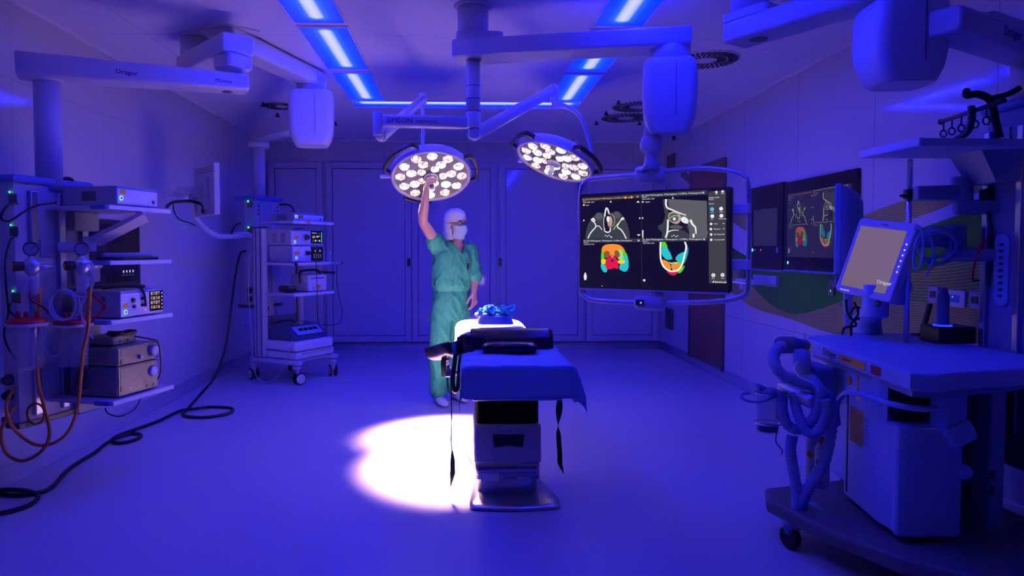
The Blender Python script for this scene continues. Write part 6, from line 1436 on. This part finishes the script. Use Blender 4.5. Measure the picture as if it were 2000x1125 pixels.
# suction jar on its ring
c = at(1499, 845, 3.35); tj = thing('suction_jar', 'clear suction jar with dark sediment hanging beside the anaesthesia machine', 'suction jar', c)
b = MB(); b.lathe([(.048, 0), (.052, .006), (.054, .2), (.05, .2), (.048, .01), (0, .008)], n=32, cap=False); b.build('jar', clear, tj)
b = MB(); b.lathe([(.046, .01), (.047, .035), (.03, .04), (0, .036)], n=28); b.build('sediment', dgrey, tj)
b = MB(); b.lathe([(.057, .195), (.058, .215), (.04, .225), (0, .225)], n=32); b.cyl((-.02, 0, .22), (-.06, -.02, .24), .014); ld_ = b.build('lid', mach2, tj)
for z_ in (.2, .05): b = MB(); b.tube([V((.062*math.cos(a), .062*math.sin(a), z_)) for a in [2*PI*i/12 for i in range(12)]], .004, closed=True, k=3); b.build('holder_ring', chrome, tj)
b = MB(); b.box((.07, .0, .12), (.04, .05, .12), bev=.006); b.build('bracket', dgrey, tj)
cable('suction_tube', 'pale tube looping out around the suction jar lid', [at(1465, 768, 3.3), at(1449, 770, 3.3), at(1452, 780, 3.28), at(1480, 785, 3.28), at(1510, 776, 3.3), at(1525, 768, 3.35)], .007, hose_m, 'tubing')
cable('thin_tube', 'thin dark tube dangling below the suction jar', [at(1520, 830, 3.33), at(1515, 860, 3.32), at(1522, 872, 3.32), at(1528, 880, 3.32), at(1526, 888, 3.32)], .004, mach2, 'tubing')
cable('white_cable', 'thin white cable hanging from the worktop corner over the hoses', [at(1571, 650, 3.75), at(1571, 680, 3.7), at(1565, 700, 3.5), at(1551, 716, 3.3), at(1560, 735, 3.2), at(1590, 750, 3.15), at(1600, 765, 3.13)], .004, panelw)

# machine monitor on its pedestal
BL, BR = at(1630, 567, 3.78), at(1738, 591, 3.48)
r_ = BR-BL; wS = r_.length; r_ = r_.normalized(); u0 = at(1657, 422, 3.84)-BL; u0 = u0-r_*u0.dot(r_); hS = u0.length
t = thing('ventilator_monitor', 'tilted white monitor with blank beige screen on the machine pedestal', 'monitor', BL)
SM = frame((0, 0, 0), r_, y=u0)
if SM.col[2].xyz.dot(EYE-BL) < 0: SM = frame((0, 0, 0), r_, z=-SM.col[2].xyz)
b = MB(SM); b.prism([(x+wS/2, y+hS/2) for x, y in rrect(wS, hS, .02)], .06, Matrix.Translation((0, 0, -.06)), bev=.01); hs = b.build('monitor_housing', white, t)
b = MB(SM); b.prism([(x+wS/2, y+hS*.45) for x, y in rrect(wS*.75, hS*.7, .05)], .07, Matrix.Translation((0, 0, -.12)), bev=.03); b.build('back_shell', white, hs)
blank = mat('grey_beige_screen', (.34, .28, .27), .35, noise_amt=.02)
b = MB(SM); b.prism([(x+wS*.62, y+hS*.2) for x, y in rrect(wS*.6, hS*.34, .04)], .1, Matrix.Translation((0, 0, -.2)), bev=.03); b.build('rear_arm_block', mach, hs)
b = MB(SM); b.box((wS*.475, hS*.49, .001), (wS*.80, hS*.80, .003)); sc = b.build('screen', emat('screen_beige', (.30, .20, .19), .55), t)
b = MB(SM @ Matrix.Translation((wS*.68, hS*.2, .003))); b.text('Dräger', .028, Matrix()); b.build('lettering', ui['white'], sc)
b = MB(SM @ Matrix.Translation((wS*.42, hS*.93, .0012))); b.text('Dräger', .016, Matrix()); b.build('lettering', dgrey, hs)
for i in range(6): b = MB(SM @ Matrix.Translation((wS*.94, hS*(.38+.07*i), .001))); b.lathe([(.0035, 0), (0, .003)], n=10); b.build('key_light', emat('key_glow', (.8, .7, 1), 1.6), hs)
for i in range(3): b = MB(SM @ Matrix.Translation((wS*(.12+.06*i), hS*.035, .001))); b.box((0, 0, 0), (.012, .005, .002)); b.build('status_light', ui['white'], hs)
pb = atz(1692, 650, WZ)
b = MB(); q = pb-BL; top_ = BL.lerp(BR, .62)+V((.06, .03, .03))-BL
b.cyl(q, q+V((0, 0, .1)), .085, .075, n=32, bev=.01); b.beam(q+V((0, .0, .09)), V((top_.x, top_.y, q.z+.17)), .12, .08, bev=.02, r=.03, ext=.04); b.cyl(V((top_.x, top_.y, q.z+.13)), V((top_.x, top_.y, top_.z+.04)), .065, n=28, bev=.01); b.build('pedestal', mach, t)
b = MB(SM); b.cyl((wS*.78, -.005, -.02), (wS*.78, -.03, -.02), .016, n=16); b.build('tilt_knob', dgrey, t)
cable('cable_bundle', 'bunch of dark cables behind the ventilator screen pedestal', [at(1652, 585, 3.8), at(1655, 610, 3.8), at(1668, 625, 3.82), at(1690, 612, 3.84), at(1672, 600, 3.83), at(1660, 615, 3.82), at(1672, 635, 3.8), at(1650, 640, 3.8), at(1645, 652, 3.85)], .007, rubber)
cable('cable_bundle', 'black cable drooping left of the ventilator screen pedestal', [at(1668, 590, 3.8), at(1676, 612, 3.8), at(1664, 630, 3.8), at(1662, 655, 3.84)], .007, rubber)
# second monitor, edge on
p = at(1630, 448, 4.05); t = thing('side_monitor', 'second monitor turned edge-on behind the ventilator screen', 'monitor', p)
dv = (p-EYE); dv.z = 0; dv.normalize(); lv = V((dv.y, -dv.x, 0))
ES = frame((0, 0, 0), dv, z=-lv)       # z: screen side, away to the left
b = MB(ES); b.prism(rrect(.42, .54, .02), .035, Matrix.Translation((.14, 0, -.035)), bev=.008); hs = b.build('monitor_housing', mach, t)
b = MB(ES); b.loft([[V((.14+x, y, z)) for x, y in rrect(.42*s_, .54*s_, .04, 5)] for z, s_ in ((-.03, .98), (-.07, .93), (-.12, .8), (-.15, .6))]); b.build('back_shell', mach2, hs)
b = MB(ES); b.box((.14, 0, .0005), (.37, .49, .002)); b.build('screen', scr_off, hs)
b = MB(ES); b.beam((.16, .2, -.07), (.2, p.z-WZ-.002, -.09), .06, .05, bev=.01, up=(0, 0, 1)); b.build('stand', mach, t)
b = MB(ES); b.box((.0, .31, -.02), (.05, .08, .03), bev=.008); b.build('cable_clip', mach2, t)

# objects on the worktop
p = atz(1850, 668, WZ); t = thing('black_box', 'low black box at the back of the machine worktop', 'box', (p.x, p.y, WZ))
b = MB(); b.box((0, 0.0, .045), (.2, .16, .09), bev=.008); b.build('body', black, t)
b = MB(); b.cyl((-.05, -.03, .09), (-.05, -.03, .098), .045, n=24); b.build('ring_light', emat('blue_ring', (.02, .05, 1), 1.2), t)
q = V((p.x-.05, p.y-.03, WZ+.098)); o = MB().lathe([(.032, 0), (.034, .006), (.03, .012), (.03, .15), (.024, .165), (.02, .19), (.0, .2)], n=24).build('upright_probe', mach2); o.location = q; tag(o, 'upright blue cylinder standing on the low black box', 'probe holder')
b = MB(); p0 = atz(1800, 655, WZ); b.beam(V(), at(1816, 600, p0.y)-p0+V((0, 0, .02)), .03, .02, bev=.005, up=(1, 0, 0)); b.prism(rrect(.1, .07, .02), .012, bev=.003); o = b.build('leaning_tool', black); o.location = p0; tag(o, 'black handset leaning upright beside the low black box', 'handset')

# ------------------------------------------------------------------ right service pendant with shelf and hook rail
pr = V((2.8, 3.3, 0))
t = thing('equipment_pendant', 'dark service pendant at the right picture edge with one high shelf', 'equipment pendant', pr)
def L8(p): return V(p)-pr
b = MB(); b.box(L8((2.81, 3.29, 1.27)), (.22, .33, 1.78), bev=.02); cb = b.build('column_body', mach2, t)
b = MB(); b.box(L8((2.81, 3.29, 2.16)), (.27, .37, .05), bev=.02); b.build('top_cap', bluetrim, t)
for y_ in (3.42, 3.21): b = MB(); b.box(L8((2.692, y_, 1.3)), (.03, .04, 1.5), bev=.006); b.build('mounting_rail', steel, t)
b = MB(); b.prism(rrect(.09, .36, .04), .012, frame(L8((2.70, 3.315, 1.35)), (0, -1, 0), z=(-1, 0, 0)), bev=.003); lp = b.build('label_plate', mach, t)
b = MB()
for i in range(9): b.box(L8((2.6865, 3.315, 1.22+i*.032)), (.003, .026, .012))
b.build('print_lines', inkdark, lp)
for i, z in enumerate((2.02, 1.94)): b = MB(); b.box(L8((2.696, 3.32, z)), (.012, .06, .07), bev=.003); b.build('outlet', lgrey, t)
sA, sB = atz(1682, 309, 1.93), atz(1800, 284, 1.93)
shp = [(sA.x, sA.y), (sB.x, sB.y), (2.88, sB.y+.02), (2.88, sA.y+.0)]
b = MB(); b.prism([L8((x, y, 0))[:2] for x, y in shp], .035, Matrix.Translation((0, 0, 1.93)), bev=.006); sh = b.build('shelf', mach, t)
b = MB(); b.beam(L8((sA.x-.004, sA.y, 1.948)), L8((sB.x-.004, sB.y, 1.948)), .016, .04, bev=.004); b.build('front_rail', panelw, sh)
b = MB(); b.loft([[L8((x, y, z)) for x, y in ((2.60-k, 3.25-k*.3), (2.70, 3.2-k*.3), (2.70, 3.44), (2.60-k, 3.44))] for z, k in ((1.78, .0), (1.93, .1))], smooth=False); b.build('bracket', mach2, t)
def seg(p0, p1, w_, h_): b = MB(); b.beam(L8(p0), L8(p1), w_, h_, bev=.01, r=.02, ext=.03); return b
xp = at(1776, 400, 3.56)
for zz_, dy in ((1.745, 0), (1.50, .04)):
    a_ = V((xp.x+.02, 3.5+dy, zz_)); c_ = V((2.58, 3.45+dy, zz_)); b = seg(a_, c_, .09, .075); b.build('lower_arm' if dy else 'upper_arm', mach2, t)
    b = MB(); b.cyl(L8(c_+V((0, 0, -.045))), L8(c_+V((0, 0, .08))), .05, n=24, bev=.006); b.build('pivot', mach2, t)
    b = seg(V((2.58, 3.45+dy, zz_-.075)), V((2.70, 3.40, zz_-.075)), .1, .07); b.build('inner_arm', mach2, t)
b = MB(); b.cyl(L8((xp.x, 3.56, WZ+.003)), L8((xp.x, 3.56, 1.93)), .014, n=16); po = b.build('infusion_pole', chrome, t)
b = MB(); b.cyl(L8((xp.x, 3.56, 1.72)), L8((xp.x, 3.56, 1.77)), .03, n=20, bev=.004); b.cyl(L8((xp.x, 3.56, 1.735)), L8((xp.x-.06, 3.54, 1.735)), .008); b.build('clamp', black, po)
b = MB(); b.box(L8(at(1928, 388, 3.41)), (.05, .06, .1), bev=.008); b.build('power_adapter', black, t)
cable('adapter_cable', 'black cable hanging from the adapter on the right pendant', [at(1928, 404, 3.38), at(1932, 425, 3.37), at(1938, 450, 3.37), at(1937, 500, 3.37), at(1932, 560, 3.37)], .006, rubber)
cable('orange_cable', 'thin orange cable curving beside the right pendant', [at(1938, 462, 3.38), at(1920, 475, 3.38), at(1905, 510, 3.4), at(1900, 545, 3.4), at(1912, 548, 3.4)], .005, redp)
pts = []
for k in range(3):
    pts += [at(1830+38*math.cos(a+k), 480+36*math.sin(a+k)*(1-.1*k), 3.46-.02*k) for a in [i*PI/4 for i in range(8)]]
cable('looped_cable', 'pale cables looped over the lower arm of the right pendant', pts, .007, hose_m)
cable('looped_cable', 'pale cable hanging in a narrow loop behind the ventilator screen', [at(1785, 445, 3.45), at(1800, 450, 3.42), at(1803, 490, 3.4), at(1795, 522, 3.4), at(1784, 520, 3.42), at(1790, 470, 3.42), at(1812, 455, 3.42), at(1824, 500, 3.4), at(1808, 540, 3.4)], .006, hose_m)
# hook rail
r0, r1 = atz(1838, 238, 2.12), atz(1962, 196, 2.12)
t = thing('hook_rail', 'dark infusion hook rail with hanging eyelets above the high shelf', 'hook rail', r0)
b = MB(); b.cyl(V(), r1-r0, .011, n=14); b.sphere((0, 0, 0), .016); b.build('rail', dgrey, t)
sup = atz(1897, 215, 2.12)-r0
b = MB(); b.tube([sup+V((0, 0, .02)), sup+V((0, 0, -.06)), sup+V((-.005, .03, -.11)), sup+V((-.05, .12, 1.968-2.12)), sup+V((-.1, .2, 1.97-2.12))], .016, n=12); b.build('curved_post', dgrey, t)
for i, f_ in enumerate((.05, .2, .36, .58, .75)):
    o_ = (r1-r0)*f_; b = MB(); b.tube([o_+V((0, 0, -.005)), o_+V((0, 0, -.048))]+[o_+V((.017*math.sin(a), 0, -.066+.018*math.cos(a))) for a in (.5, 1.4, 2.3, 3.14, 4., 4.9, 5.8)]+[o_+V((.004, .003, -.048))], .004, n=7); b.build('eyelet', dgrey, t)
b = MB(); q = (r1-r0)*.8; b.tube([q+V((-.1, .02, .07)), q+V((-.11, 0, .045)), q+V((-.06, 0, .05)), q+V((0, 0, .02)), q+V((.03, 0, -.08)), q+V((.05, 0, -.15))], .017, n=10); b.tube([q+V((0, 0, .03)), q+V((.06, -.03, .045)), q+V((.1, -.05, .07))], .013, n=10); b.build('clamp_arm', black, t)
for px, lab, inn in ((1868, 'white wall control unit with small lit display above the worktop', 1), (1908, 'double wall socket right of the white control unit', 2), (1826, 'wall socket left of the white control unit behind the probe', 3)):
    if inn == 1: plate(px, 583, .17, .1, lab, [(.0, 0, .09, .045, bluetrim, 'display'), (-.01, .01, .01, .01, ledg, 'pilot_light')], white, 'wall control', 'wall_control')
    else: plate(px, 586 if inn == 2 else 575, .09, .1, lab, [(-.015, 0, .02, .04, black, 'outlet'), (.015, 0, .02, .04, black, 'outlet')], mach2, 'wall socket', 'wall_socket')
